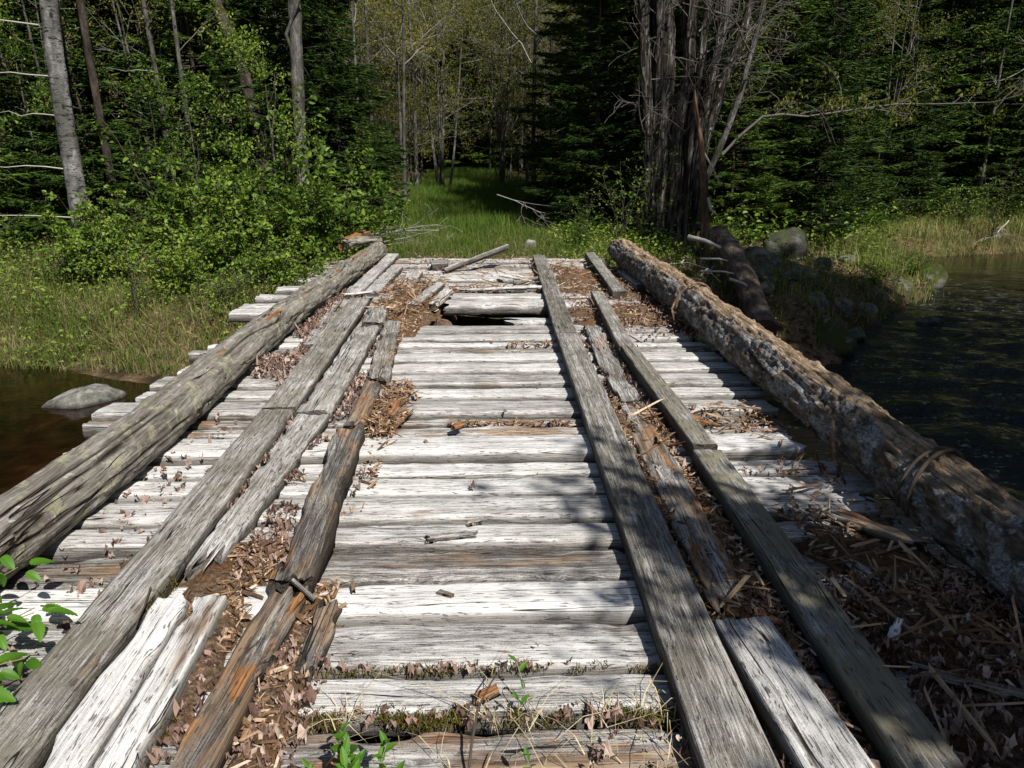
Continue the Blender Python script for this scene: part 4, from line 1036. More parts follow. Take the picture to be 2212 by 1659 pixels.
def make_shrub(name, H, Wd, seed, n_stem, n_leaf, lsize):
    r = np.random.default_rng(seed); out, pos, dd = [], [], []
    for k in range(n_stem):
        a = r.uniform(0, 2 * math.pi); q = Wd * r.uniform(.1, 1.25) ; hh = H * r.uniform(.35, 1.25) * (1 - .3 * q / Wd * r.random()); t = np.linspace(0, 1, 7)
        pts = st(q * math.cos(a) * t ** 1.3 + r.normal(0, .03, 7), q * math.sin(a) * t ** 1.3 + r.normal(0, .03, 7), hh * (t - .12 * t ** 3))
        out.append((pts, np.linspace(.014, .004, 7)))
        for j in range(r.integers(7, 11)):
            u = r.uniform(.2, 1); p = np.array([np.interp(u, t, pts[:, m]) for m in range(3)])
            b = r.uniform(0, 2 * math.pi); L = r.uniform(.15, .85) * (1.2 - u * .6)
            s = np.linspace(0, 1, 4); tw = p + st(math.cos(b) * L * s, math.sin(b) * L * s, L * s * r.uniform(-.1, .8))
            out.append((tw, np.linspace(.005, .002, 4)))
            m = max(2, int(n_leaf / n_stem / 9)); v = r.uniform(.1, 1.05, m)
            pos.append(np.stack([np.interp(v, s, tw[:, c]) for c in range(3)], -1) + r.normal(0, .035, (m, 3)))
            dd.append(np.tile([math.cos(b), math.sin(b), .2], (m, 1)))
    V, F = tubes(out, 4); p = np.concatenate(pos); n = len(p)
    d = unit(np.concatenate(dd) + r.normal(0, .8, (n, 3)))
    lv = leaves(p, d, unit(r.normal(0, .55, (n, 3)) + np.array([.1, -.25, 1.])), r.uniform(.35, 1.4, n) * lsize, .72)
    return mk_mesh(name + '_stems', V, F, True), mk_mesh(name + '_leaves', *lv)

def assemble(name, parts, loc, rz=0, scale=1.0, label='', cat='tree', group=None, tilt=(0, 0)):
    root = link(name, None); root.location = loc; root.rotation_euler = (tilt[0], tilt[1], rz)
    root.scale = (scale,) * 3 if np.isscalar(scale) else scale
    tag(root, label, cat, group)
    for pn, me, mt in parts:
        o = link(pn, me, mt, root)
        if pn == 'branches': kind(o, 'stuff')
    return root

def gz(x, y): return float(ground_z(np.array([x]), np.array([y]))[0])

# ------------------------------------------------------------------ vegetation kinds
fir = [make_conifer('fir%d' % k, H, br, Lm, 100 + k, z0, dr, dn, 0.0, w) for k, (H, br, Lm, z0, dr, dn, w) in enumerate([(9.5, .11, 2.5, .2, .20, 1.1, 1.15), (12.5, .14, 2.9, .3, .28, 1.0, 1.3), (6.5, .07, 2.0, .12, .14, 1.2, 1.1), (3.2, .04, 1.35, .1, .08, 1.3, 1.0), (11.5, .13, 3.0, .3, .25, .8, 2.2)])]
tall = make_conifer('spruce', 15, .17, 3.0, 120, .8, .42, 1.0, 0.0, 1.4)
dec = [make_decid('maple%d' % k, H, rd, 200 + k, nl, ls, 3, (4, 7), f) for k, (H, rd, nl, ls, f) in enumerate([(11, .08, 4200, .08, .22), (12, .09, 2600, .08, .28), (9, .05, 5200, .07, .15)])]
clump = make_decid('clump', 9.5, .055, 230, 4200, .065, 3, (3, 5), .3, stems=7, blen=.2)
pole = make_decid('pole', 13, .075, 241, 900, .07, 2, (3, 5), .3, blen=.16)
shrub = [make_shrub('alder%d' % k, 2.3, 1.15, 300 + k, ns, nl, .098) for k, (ns, nl) in enumerate([(24, 4300), (20, 3400)])]
low = [make_shrub('bramble%d' % k, 1.0, .75, 310 + k, 14, 1500, .055) for k in range(2)]
twiggy = make_shrub('sapling', 2.1, .5, 330, 7, 420, .065)
shade = make_decid('shade', 7.0, .07, 360, 6500, .11, 3, (4, 6), .18, leafdrop=False, blen=.30)
beech = make_decid('beech', 5.0, .035, 350, 2600, .075, 3, (3, 5), .12, leafdrop=False, blen=.34)
TREE = {'fir': [[('trunk', a, DARKB), ('crown', b, NEEDLE)] for a, b in fir], 'spruce': [[('trunk', tall[0], DARKB), ('crown', tall[1], NEEDLE)]],
        'dec': [[*[('trunk', q, GREYB) for q in a], ('branches', b, TWIG), ('crown', c, BUD)] for a, b, c in dec],
        'clump': [[*[('trunk', q, GREYB) for q in clump[0]], ('branches', clump[1], TWIG), ('crown', clump[2], BUD)]],
        'pole': [[*[('trunk', q, GREYB) for q in pole[0]], ('branches', pole[1], TWIG), ('crown', pole[2], BUD)]],
        'shrub': [[('stems', a, TWIGD), ('foliage', b, ALDER)] for a, b in shrub], 'low': [[('stems', a, TWIGD), ('foliage', b, ALDER)] for a, b in low],
        'twiggy': [[('stems', twiggy[0], TWIGD), ('foliage', twiggy[1], ALDER)]], 'shade': [[*[('trunk', q, GREYB) for q in shade[0]], ('branches', shade[1], TWIGD), ('crown', shade[2], ALDER)]], 'beech': [[*[('trunk', q, GREYB) for q in beech[0]], ('branches', beech[1], TWIGD), ('crown', beech[2], ALDER)]]}
NM = {'fir': 'fir_tree', 'spruce': 'spruce_tree', 'dec': 'budding_maple_tree', 'clump': 'maple_clump', 'pole': 'slender_tree', 'shrub': 'alder_shrub', 'low': 'bramble_bush', 'twiggy': 'sapling', 'beech': 'beech_tree', 'shade': 'leafy_maple_tree'}
def put(k, v, x, y, s=1.0, label='', group=None, rz=None, tilt=(0, 0), cat=None, dz=-.05):
    return assemble(NM[k], TREE[k][v], (x, y, gz(x, y) + dz), random.uniform(0, 6.28) if rz is None else rz, s, label,
                    cat or ('shrub' if k in ('shrub', 'low') else 'sapling' if k == 'twiggy' else 'tree'), group, tilt)

# ---- left side, near
put('shrub', 0, -3.0, 11.2, .85, 'bright green alder bush just beyond the far end of the grey log')
put('shrub', 1, -3.9, 10.7, .72, 'leafy alder bush overhanging the bank behind the protruding plank ends')
put('shrub', 0, -4.9, 11.7, .85, 'broad alder bush behind the bank in front of the dark firs')
put('shrub', 1, -2.75, 12.9, .85, 'tall alder bush beside the left verge of the grassy track')
put('shrub', 1, -4.0, 13.2, .95, 'alder bush behind the other bushes under the grey trunk')
put('shrub', 1, -6.6, 12.4, .55, 'thin alder bush near the pale aspen trunk')
put('shrub', 1, -3.05, 10.1, .50, 'low alder bush pressed against the plank ends at the far left')
put('shrub', 0, -4.35, 9.9, .48, 'low alder bush at the top of the bank above the long plank ends')
put('shrub', 0, -5.9, 10.9, .6, 'ragged alder bush in the middle of the left bank')
put('low', 0, -6.3, 10.8, 1.0, 'low green bramble on the bank below the alder bushes')
put('low', 1, -8.2, 11.2, 1.1, 'low sprawling bramble below the pale aspen')
put('low', 0, -9.8, 11.6, 1.0, 'low bramble at the far left of the bank')
put('low', 1, -2.9, 9.9, .8, 'small green bush hugging the protruding plank ends')
put('low', 1, -3.6, 9.3, .6, 'little leafy bush on the bank beside the longest plank end')
put('low', 0, -7.1, 9.8, .7, 'small bramble in the dry grass near the pool')
put('twiggy', 0, -4.75, 9.35, .55, 'dark bare sapling standing alone in the bank grass')
put('twiggy', 0, -5.6, 12.6, 1.25, 'spindly leafy sapling in front of the dark left firs')
put('twiggy', 0, -4.0, 13.5, 1.5, 'tall leafy sapling twined before the grey trunk')

# pale leaning aspen with dead horizontal branches
def trunk_tree(name, label, base, pts, rad, mat, seed, dead=(), nang=14, amp=.02, cat='tree', twigmat=None, ridge=0.0):
    root = link(name, None); root.location = base; tag(root, label, cat)
    V, F, _, _ = log_mesh_v(pts, rad, seed, nang, amp, ridge)
    link('trunk', mk_mesh('trunk', V, F, True), mat, root)
    for q, r_ in dead:
        V, F = tubes([(q, np.linspace(r_, r_ * .3, len(q)))], 5)
        link('branch', mk_mesh('branch', V, F, True), twigmat or mat, root)
    return root
def log_mesh_v(pts, rad, seed, nang=14, amp=.02, ridge=0.0):
    pts = np.asarray(pts, float); n = 90
    s = np.linspace(0, 1, len(pts)); q = np.linspace(0, 1, n)
    from_np = [np.interp(q, s, pts[:, k]) for k in range(3)]
    ker = np.ones(9) / 9
    P = np.stack([np.convolve(np.pad(c, 4, 'edge'), ker, 'valid') for c in from_np], -1)
    r = np.interp(q, np.linspace(0, 1, len(rad)), rad)
    th = np.arange(nang) * 2 * math.pi / nang; C, S = np.cos(th), np.sin(th)
    hgt = P[:, 2][:, None]
    rr = r[:, None] * (1 + .10 * fbm(st(C[None] * 1.5 + 0 * hgt, S[None] * 1.5 + 0 * hgt, hgt * .9), seed, 3)) + amp * fbm(st(C[None] * 5 + 0 * hgt, S[None] * 5 + 0 * hgt, hgt * 5), seed + 2, 3)
    if ridge:
        rr = rr + ridge * fbm(st(C[None] * 7 + 0 * hgt, S[None] * 7 + 0 * hgt, hgt * 1.1), seed + 5, 3)
    d = unit(np.gradient(P, axis=0)); a = unit(np.cross(d, np.array([0, 1., 0.]))); b = np.cross(d, a)
    V = P[:, None] + rr[..., None] * (a[:, None] * C[None, :, None] + b[:, None] * S[None, :, None])
    return V.reshape(-1, 3), [grid_faces(n, nang, True)], None, None

def hb(x0, z, L, a, k=6, sag=.05, seed=0):
    r = np.random.default_rng(seed); t = np.linspace(0, 1, k)
    return st(x0 + math.cos(a) * L * t, math.sin(a) * L * t, z + sag * L * (t - t ** 2) * 3 + r.normal(0, .03, k) * t)
b0 = gz(-7.15, 12.7)
trunk_tree('aspen_tree', 'pale leaning aspen with dead white side branches at upper left', (-7.15, 12.7, b0 - .1), [(0, 0, 0), (.03, 0, 1.5), (.02, .05, 3), (.12, .1, 5), (.2, .1, 8), (.3, .1, 11)], [.17, .145, .135, .125, .10, .06], BIRCH, 60,
           [(hb(-.1, 1.55, 1.5, 3.3, seed=1), .013), (hb(-.1, 2.4, .9, 3.2, seed=2), .011), (hb(-.1, 3.0, 1.6, 3.05, seed=3), .014), (hb(-.1, 3.75, 1.9, 3.2, seed=4), .015), (hb(-.1, .75, 1.6, 3.5, seed=5), .012), (hb(-.1, 4.4, 1.5, 3.4, seed=6), .013)], twigmat=PALEW)
trunk_tree('aspen_tree', 'second slimmer grey trunk right beside the pale leaning aspen', (-6.95, 13.6, gz(-6.95, 13.6) - .1), [(0, 0, 0), (-.05, 0, 3), (-.05, 0, 6), (-.1, 0, 11)], [.075, .065, .055, .03], DARKB, 61)
trunk_tree('maple_tree', 'grey barked maple trunk rising behind the alder bushes', (-3.72, 14.6, gz(-3.72, 14.6) - .1), [(0, 0, 0), (-.05, 0, 1.8), (.02, 0, 3.2), (.1, 0, 5), (.15, 0, 7), (.2, 0, 11)], [.14, .12, .115, .11, .09, .05], GREYB, 62,
           [([(.03, 0, 3.4), (-.1, -.1, 3.9), (.25, -.2, 4.5), (.8, -.2, 4.9), (1.6, -.3, 5.3)], .045), (hb(.05, 4.6, 1.6, .4, seed=9, sag=.3), .04)], amp=.03)
trunk_tree('maple_tree', 'dark leaning trunk left of the grey barked maple', (-4.75, 15.4, gz(-4.75, 15.4) - .1), [(0, 0, 0), (.0, 0, 2), (-.25, 0, 3.6), (-.75, 0, 5), (-1.1, 0, 10)], [.15, .13, .12, .11, .06], DARKB, 63)
for k, (x, y, r_, l) in enumerate([(-9.3, 13.0, .06, 'thin dark trunk at the far left edge behind the dead branches'), (-6.2, 14.4, .05, 'thin grey trunk between the aspens and the dark firs'), (-6.3, 16.8, .09, 'slim dark trunk deep in the left wood'),
                                   (-8.6, 16.0, .10, 'greyish trunk behind the pale leaning aspen'), (-7.0, 18.2, .08, 'slim trunk far behind the left bramble'), (-9.9, 15.0, .09, 'dark trunk behind the far left bramble')]):
    trunk_tree('slender_tree', l, (x, y, gz(x, y) - .1), [(0, 0, 0), (.04 * (-1) ** k, 0, 3), (.15 * (-1) ** k, 0, 6), (.2, 0, 11)], [r_, r_ * .85, r_ * .7, r_ * .3], GREYB if k % 2 else DARKB, 64 + k, [(hb(0, 1.2 + .5 * j, .9, 2.4 + j * 1.9, seed=20 + j + k), .010) for j in range(5)], twigmat=TWIG)

put('beech', 0, -3.9, 13.3, .75, 'bright leaved young beech twined in front of the grey barked maple')
put('beech', 0, -5.2, 13.0, .62, 'bright leaved young beech between the alder bushes and the dark leaning trunk', rz=2.)
put('beech', 0, -8.6, 14.2, .8, 'young beech behind the pale leaning aspen', rz=4.)
put('fir', 3, -5.0, 14.2, 1.1, 'small fir with flat sprays behind the broad alder bush', rz=1.2)
put('fir', 3, -7.6, 14.1, 1.2, 'small fir with flat sprays right behind the aspen trunks', rz=3.)
put('fir', 2, -9.6, 13.9, .9, 'young fir at the left edge behind the dead white branches', rz=.5)
put('fir', 2, -6.0, 15.4, 1.0, 'young dark fir between the thin grey trunk and the leaning trunk', rz=2.)
put('fir', 0, -7.2, 16.6, 1.0, 'fir crowding behind the small left firs', rz=5.)
put('fir', 0, -9.0, 16.8, 1.05, 'fir behind the young beech at the left', rz=1.)
put('fir', 2, -4.2, 16.2, .95, 'young fir close behind the grey barked maple', rz=4.)
put('fir', 2, -4.3, 19.5, .9, 'young fir beside the bend of the track', rz=1.)
put('fir', 0, -5.5, 20.2, 1.0, 'fir filling the wood behind the dark leaning trunk', rz=2.)
put('clump', 0, -6.5, 15.2, .75, 'bundle of thin grey stems in the dark wood right of the aspens', rz=1.)
put('clump', 0, -8.9, 15.2, .7, 'bundle of thin grey stems in the dark wood left of the aspens', rz=3.)
put('clump', 0, -4.6, 17.6, .8, 'bundle of thin stems behind the grey barked maple', rz=5.)
put('pole', 0, -5.6, 14.0, .8, 'thin bare pole tree between the aspens and the dark leaning trunk', rz=1.)
put('pole', 0, -3.3, 18.4, .8, 'thin bare pole tree at the left side of the track', rz=4.)
put('pole', 0, -2.6, 22.0, .9, 'thin pale pole tree where the track bends', rz=2.)
put('clump', 0, 4.9, 16.6, .8, 'bundle of thin stems right behind the shaggy tree', rz=2.)
put('clump', 0, 11.0, 21.2, .8, 'bundle of thin grey stems above the right bank', rz=2.)
put('fir', 3, -6.1, 13.6, .95, 'small fir with layered sprays in the middle of the left wood')
put('fir', 3, -8.9, 12.4, 1.1, 'small fir with green sprays in front of the pale aspen')
put('fir', 2, -7.9, 15.6, .9, 'young fir behind the pale aspen')
put('fir', 2, -5.6, 17.2, 1.0, 'young fir behind the dark leaning trunk')
put('fir', 0, -4.6, 18.6, 1.0, 'green fir rising behind the grey barked maple')
put('fir', 2, -3.55, 17.0, .95, 'bright green young fir at the left side of the track')
put('fir', 0, -5.6, 22.8, 1.05, 'fir beyond the bright young fir on the left side of the track')
put('fir', 3, -2.75, 15.6, .7, 'little fir at the left verge of the track')
put('fir', 1, -9.2, 19.0, 1.0, 'dark tall fir deep in the left wood')
put('fir', 1, -6.6, 21.0, 1.0, 'dark tall fir behind the slim left trunks')
put('fir', 0, -11.2, 15.5, 1.0, 'dark fir at the far left edge of the wood')
put('pole', 0, -4.1, 25.5, 1.0, 'slender pale trunk standing in front of the far thicket', rz=1.0)
put('pole', 0, -5.1, 24.0, .95, 'slender grey trunk left of the slender pale trunk', rz=2.5)
put('clump', 0, -1.95, 29.5, 1.0, 'clump of thin pale maple stems at the end of the grassy track', rz=.5)
put('clump', 0, .3, 31.5, .9, 'clump of thin stems right of the end of the grassy track', rz=2.)
put('dec', 2, -3.6, 31, 1.0, 'budding yellow green maple above the end of the track')

# ---- right of the track: dark spruces and the shaggy many-stemmed tree
put('spruce', 0, 3.3, 17.4, .9, 'dark drooping spruce at the right side of the track', dz=-1.2)
put('fir', 1, 3.0, 20.8, 1.0, 'dark fir behind the drooping spruce beside the track')
put('fir', 1, 4.3, 19.5, 1.0, 'dark fir behind the shaggy stems')
put('fir', 0, 2.15, 15.9, .62, 'low black green fir at the foot of the dark spruces')
put('fir', 0, 3.1, 25.5, 1.0, 'fir farther along the right side of the track')
put('fir', 1, 4.4, 24.0, 1.05, 'tall fir behind the dark spruces')
put('twiggy', 0, 2.35, 13.4, .75, 'leafy sapling in front of the dark spruce')
put('twiggy', 0, 2.9, 13.9, .9, 'leafy sapling at the left foot of the shaggy stems')
put('twiggy', 0, 1.75, 13.8, .5, 'small sapling at the right end of the track grass')
put('fir', 3, 1.55, 13.2, .22, 'tiny fir seedling at the edge of the track grass')

bx, by = 3.62, 14.2; bz = gz(bx, by) - .15
root = link('shaggy_maple', None); root.location = (bx, by, bz)
tag(root, 'big many-stemmed tree with shaggy dark bark behind the thick log', 'tree')
STEMS = [([(-.39, 0, 0), (-.42, 0, 2), (-.52, .05, 4.2), (-.62, .1, 6.5), (-.8, .1, 10)], [.25, .20, .185, .17, .10], .06),
         ([(-.12, -.22, 0), (-.18, -.2, 1.3), (-.22, -.18, 2.2), (-.17, -.15, 2.7), (.0, -.1, 3.1), (-.04, 0, 4.3), (.0, 0, 7), (.1, 0, 10)], [.15, .125, .12, .12, .11, .10, .08, .05], .04),
         ([(-.60, -.05, 0), (-.66, -.05, 1.6), (-.75, -.12, 2.5), (-.82, -.12, 3.1), (-.95, -.1, 4.3), (-1.2, 0, 7), (-1.4, 0, 10)], [.09, .085, .085, .095, .10, .08, .04], .03),
         ([(.20, 0, 0), (.21, 0, 1.4), (.30, 0, 2.3), (.39, 0, 3.1), (.52, 0, 3.9), (.8, 0, 6), (1.2, 0, 10)], [.14, .12, .11, .10, .10, .08, .04], .035),
         ([(.25, -.1, 0), (.28, -.1, 1.2), (.35, -.1, 2.1), (.56, -.08, 2.8), (.62, -.05, 3.1), (.95, 0, 4.1), (1.5, 0, 6.4), (1.9, 0, 10)], [.08, .075, .07, .075, .07, .065, .05, .03], .025),
         ([(.05, -.2, 0), (.04, -.2, 2.0), (.12, -.2, 3.0), (.2, -.2, 4.4), (.3, -.2, 8)], [.075, .065, .06, .05, .03], .025),
         ([(.32, -.15, .4), (.40, -.2, 1.4), (.68, -.2, 2.1), (.95, -.2, 3.0), (1.0, -.2, 3.4), (1.2, -.2, 4.3), (1.4, -.2, 8)], [.03, .055, .055, .05, .048, .045, .02], .012),
         ([(.10, .15, 0), (.02, .15, 2.0), (.1, .15, 3.0), (-.15, .15, 5), (-.2, .2, 9)], [.13, .12, .11, .09, .04], .035)]
for k, (p, r_, rg_) in enumerate(STEMS):
    V, F, _, _ = log_mesh_v(p, r_, 400 + k, 34, .02, rg_)
    tk = link('trunk', mk_mesh('trunk', V, F, True), CEDAR if k not in (6,) else GREYB, root)
    if k in (0, 1, 2, 3, 4):   # loose shaggy strips of bark
        rf = np.random.default_rng(500 + k); nf = 150
        row = rf.integers(2, 60, nf); cc = rf.integers(0, 34, nf); vv = V.reshape(90, 34, 3)
        q = vv[row, cc]; ax = unit(vv[row + 3, cc] - q); on = unit(q - vv[row].mean(1)); sd = np.cross(ax, on)
        ln = rf.uniform(.12, .4, nf)[:, None]; wd = rf.uniform(.012, .035, nf)[:, None]; lift = rf.uniform(.01, .05, nf)[:, None]
        m_ = q + on * .006
        FV = np.stack([m_ - sd * wd, m_ + sd * wd, m_ + ax * ln * .5 + sd * wd * .9 + on * .008, m_ + ax * ln * .5 - sd * wd * .9 + on * .008, m_ + ax * ln + on * lift + sd * wd * .2], 1)
        ii = np.arange(nf)[:, None] * 5
        kind(link('bark_strips', mk_mesh('bark_strips', FV.reshape(-1, 3), [ii + np.array([[0, 1, 2, 3]]), ii + np.array([[3, 2, 4]])]), CEDAR, tk), 'stuff')
rs = np.random.default_rng(17)
for k in range(40):
    p, r_, _ = STEMS[k % 7]; z = rs.uniform(1.6, 5.5); i = np.interp(z, [q[2] for q in p], [q[0] for q in p]); j = np.interp(z, [q[2] for q in p], [q[1] for q in p])
    out, tips = [], []
    a = rs.uniform(-2.6, .8); grow((i, j, z), unit(np.array([math.cos(a), math.sin(a) * .8, rs.uniform(.1, .9)])), rs.uniform(.6, 1.7), rs.uniform(.010, .024), 2, rs, out, tips, .1, (3, 5), .34)
    V, F = tubes(out, 4); link('branch', mk_mesh('branch', V, F, True), TWIGM, root)
# long budding limb reaching out over the stream
lb = np.array([(.62, -.2, 1.85), (.95, -.25, 2.15), (1.3, -.3, 2.45), (1.65, -.4, 2.57), (2.1, -.5, 2.55), (2.9, -.6, 2.62), (3.6, -.7, 2.75), (4.3, -.8, 2.72), (5.2, -.9, 2.75), (6.2, -1.0, 3.0)])
tw, tp_ = [(lb + rs.normal(0, .03, lb.shape), np.linspace(.030, .006, len(lb)))], []
for k in range(26):
    u = rs.uniform(2.5, 9); i = int(u); q = lb[i] + (lb[min(i + 1, 9)] - lb[i]) * (u - i)
    o2 = []; grow(q, unit(np.array([rs.uniform(.2, 1), rs.normal(0, .5), rs.uniform(-.3, .8)])), rs.uniform(.4, 1.0), .008, 1, rs, o2, tp_, .0, (2, 4), .2); tw += o2
V, F = tubes(tw, 5); link('branch', mk_mesh('branch', V, F, True), TWIGM, root)
T = np.array([a for a, _ in tp_]); idx = rs.integers(0, len(T), 620); pp = T[idx] + rs.normal(0, .06, (620, 3))
link('young_leaves', mk_mesh('young_leaves', *leaves(pp, unit(rs.normal(0, .6, (620, 3)) + np.array([0, 0, -1.])), unit(rs.normal(size=(620, 3)) + np.array([0, -1, .3])), rs.uniform(.05, .085, 620))), BUD, root)
# upper crown (mostly above the frame, gives the shade beneath)
cr = []; tips = []
for k in range(30):
    p, r_, _ = STEMS[k % 5]; z = rs.uniform(6, 10); i = np.interp(z, [q[2] for q in p], [q[0] for q in p])
    a = rs.uniform(0, 6.28); grow((i, 0, z), unit(np.array([math.cos(a), math.sin(a), rs.uniform(.1, .8)])), rs.uniform(1.2, 2.6), .03, 2, rs, cr, tips, .1, (3, 5), .2)
V, F = tubes(cr, 3); kind(link('branches', mk_mesh('branches', V, F, True), TWIGM, root), 'stuff')
T = np.array([a for a, _ in tips]); idx = rs.integers(0, len(T), 6500)
link('crown', mk_mesh('crown', *leaves(T[idx] + rs.normal(0, .16, (6500, 3)), unit(rs.normal(size=(6500, 3))), unit(rs.normal(size=(6500, 3)) + np.array([0, 0, .6])), rs.uniform(.06, .12, 6500))), BUD, root)

# peeled broken snag and the fallen log at its foot
sx, sy = 3.84, 13.0; sz_ = gz(sx, sy)
V, F, _, _ = log_mesh_v([(0, 0, 0), (-.05, 0, .7), (-.12, 0, 1.3), (-.22, 0, 1.9), (-.32, 0, 2.4), (-.44, 0, 3.0)], [.10, .085, .07, .05, .035, .012], 71, 14, .012, .02)
sn = link('broken_snag', None); sn.location = (sx, sy, sz_ - .1); tag(sn, 'peeled reddish brown broken snag beside the shaggy stems', 'snag')
link('trunk', mk_mesh('trunk', V, F, True), BROWNB, sn)
V, F = tubes([([(-.2, 0, 1.9), (.0, -.03, 1.6), (.16, -.05, 1.3)], [.02, .016, .008]), ([(-.05, -.05, 1.1), (.0, -.1, .9), (.12, -.12, .8)], [.03, .03, .012])], 5)
link('branch', mk_mesh('branch', V, F, True), PALEW, sn)
fl = log_obj('fallen_log', mat_bark('curling_birch_bark', (.03, .02, .015), (.15, .11, .085), (.34, .28, .235), 3.0, 12.0), [(3.90, 12.5, .30), (3.74, 11.2, .16), (3.55, 10.0, -.06), (3.30, 8.4, -.42)], [.17, .165, .155, .14], 77, nseg=160, nang=36, amp=.012, bark=.012, cracks=3)
tag(fl, 'brown curling-barked fallen log sloping down behind the thick log', 'log')
for k, (p, q, l) in enumerate([((3.25, 12.0, .33), (3.62, 11.35, .22), 'pale bleached stub lying between the thick log and the shaggy tree'), ((3.15, 10.9, .12), (3.62, 10.55, .10), 'pale broken stick poking from the left side of the fallen log'),
                               ((3.0, 10.3, .02), (3.55, 9.95, .0), 'lower pale stick under the left side of the fallen log'), ((3.2, 9.6, .02), (3.5, 9.35, -.12), 'short snapped branch stub on the fallen log')]):
    p, q = np.array(p), np.array(q); m = (p + q) / 2 + np.array([0, 0, .03])
    stick(l, [p, m, q], (.05, .022, .02, .025)[k], PALEW, cat='stick')
for k in range(10):
    p = np.array([rs.uniform(2.5, 3.5), rs.uniform(10.5, 12.3), .0]); p[2] = gz(p[0], p[1]) + .08; a = rs.uniform(0, 3.1); L = rs.uniform(.3, .8)
    o = stick('thin broken stick in the heap of sticks between the two logs', [p, p + np.array([math.cos(a) * L * .5, math.sin(a) * L * .5, .08]), p + np.array([math.cos(a) * L, math.sin(a) * L, .02])], .012, PALEW, cat='stick'); o['group'] = 'sticks heaped between the logs'

# ---- right bank
put('fir', 0, 6.3, 17.2, .85, 'layered green fir with sunlit sprays right of the shaggy stems')
put('fir', 2, 8.2, 18.6, 1.05, 'smaller fir with sunlit sprays on the right bank')
put('fir', 0, 10.4, 22.0, .95, 'dark fir behind the grassy right bank')
put('fir', 1, 8.4, 23.0, 1.0, 'tall dark fir behind the sunlit right firs')
put('fir', 1, 13.2, 25.0, 1.0, 'tall dark fir at the right end of the wood')
put('fir', 1, 6.2, 22.2, 1.0, 'tall fir behind the layered green fir')
put('fir', 2, 5.2, 16.0, .7, 'small fir close behind the shaggy stems')
put('dec', 1, 15.0, 22.5, .8, 'budding maple leaning over the right bank')
put('fir', 2, 7.2, 16.4, .8, 'young fir with bright layered sprays above the streamside grass', rz=1.)
put('fir', 0, 9.3, 20.6, .9, 'broad fir at the back of the streamside grass', rz=2.5)
put('fir', 2, 11.8, 21.6, 1.0, 'young fir above the back of the right bank', rz=.7)
put('fir', 0, 12.2, 23.0, 1.0, 'dark fir between the tall firs at the right', rz=4.)
put('fir', 0, 15.2, 24.6, 1.05, 'fir at the far right above the grassy bank', rz=3.)
put('fir', 2, 16.5, 23.0, 1.0, 'young fir at the right edge above the stream', rz=3.)
put('fir', 2, 4.4, 17.3, .9, 'young fir between the shaggy stems and the layered fir', rz=3.)
put('fir', 0, 5.4, 19.0, 1.0, 'fir filling the wood behind the layered fir', rz=3.)
put('low', 0, 9.2, 20.3, .9, 'green bush at the back of the right bank grass')
put('low', 1, 11.6, 20.9, 1.1, 'bush at the back of the grassy bank below the dark fir')
put('low', 0, 14.0, 21.3, 1.2, 'bush at the far right of the grassy bank')
put('low', 1, 4.6, 14.6, .6, 'small leafy bush at the right foot of the shaggy stems')
put('twiggy', 0, 14.0, 20.0, 1.0, 'budding bush leaning over the stream at the right edge')
put('low', 1, 6.9, 12.7, .45, 'green weeds growing on the stones by the stream')
put('low', 0, 8.2, 13.9, .5, 'weeds round the mossy stump at the point of the bank')

# ---- the wood behind: each tree an individual, alike ones share their label
def wood(n, x0, x1, y0, y1, seed, keep, kinds, w):
    r = np.random.default_rng(seed); pts = []
    tries = 0
    while len(pts) < n and tries < 6000:
        tries += 1
        x, y = r.uniform(x0, x1), r.uniform(y0, y1)
        if not keep(x, y): continue
        if any((x - a) ** 2 + (y - b) ** 2 < 1.7 for a, b in pts): continue
        pts.append((x, y))
        k, v, l, g, s0, s1 = kinds[r.integers(len(kinds))]
        put(k, v, x, y, r.uniform(s0, s1), l.format(w=w), g + ' ' + w, rz=r.uniform(0, 6.28))
KF = ('fir', 4, 'dark fir crowded {w}', 'firs', .9, 1.2)
KF2 = ('fir', 1, 'tall dark fir crowded {w}', 'tall firs', .9, 1.2)
KD = ('dec', 0, 'grey budding maple {w}', 'budding maples', .9, 1.15)
KD2 = ('dec', 1, 'thin leaved grey maple {w}', 'thin maples', .9, 1.15)
KD3 = ('dec', 2, 'small yellow green maple {w}', 'small maples', .9, 1.2)
KP = ('pole', 0, 'slender bare trunk {w}', 'slender trunks', .8, 1.1)
trk = lambda y: -.7 - .045 * (y - 14)
wood(42, -24, -4.5, 20, 36, 1, lambda x, y: x < -.32 * y + 1.5 and x > -.85 * y, [KF, KF2, KF, KP, KD], 'deep in the wood behind the pale aspen')
wood(36, 4.0, 30, 21, 38, 2, lambda x, y: x > 3 + .06 * y and x < .85 * y and not (x > 6 and y < 21.5 + (x - 6) * .25), [KF, KF2, KF2, KF, KP], 'deep in the wood behind the grassy right bank')
wood(52, -14, 6, 26, 46, 3, lambda x, y: abs(x - trk(y)) > 1.7 + (y > 42) * -1.7 and x > -.36 * y and x < .12 * y + 1, [KD, KD2, KD3, KD3, KD, KP], 'in the thicket at the end of the grassy track')
wood(64, -46, 46, 42, 66, 4, lambda x, y: abs(x) < .82 * y, [KF, KF, KD, KF], 'in the farthest row of the wood')
wood(46, -16, 12, 45, 62, 9, lambda x, y: True, [KF, KF, KD, KF, KD], 'at the very back beyond the end of the track')
wood(16, -13, -3.2, 30, 44, 10, lambda x, y: x > -.30 * y and x < -.09 * y, [KD, KD2, KD3], 'in the thicket left of the end of the track')
wood(18, 15, 36, 21.5, 36, 12, lambda x, y: x > .5 * y, [KF, KF2, KF], 'in the wood beyond the right edge of the stream')
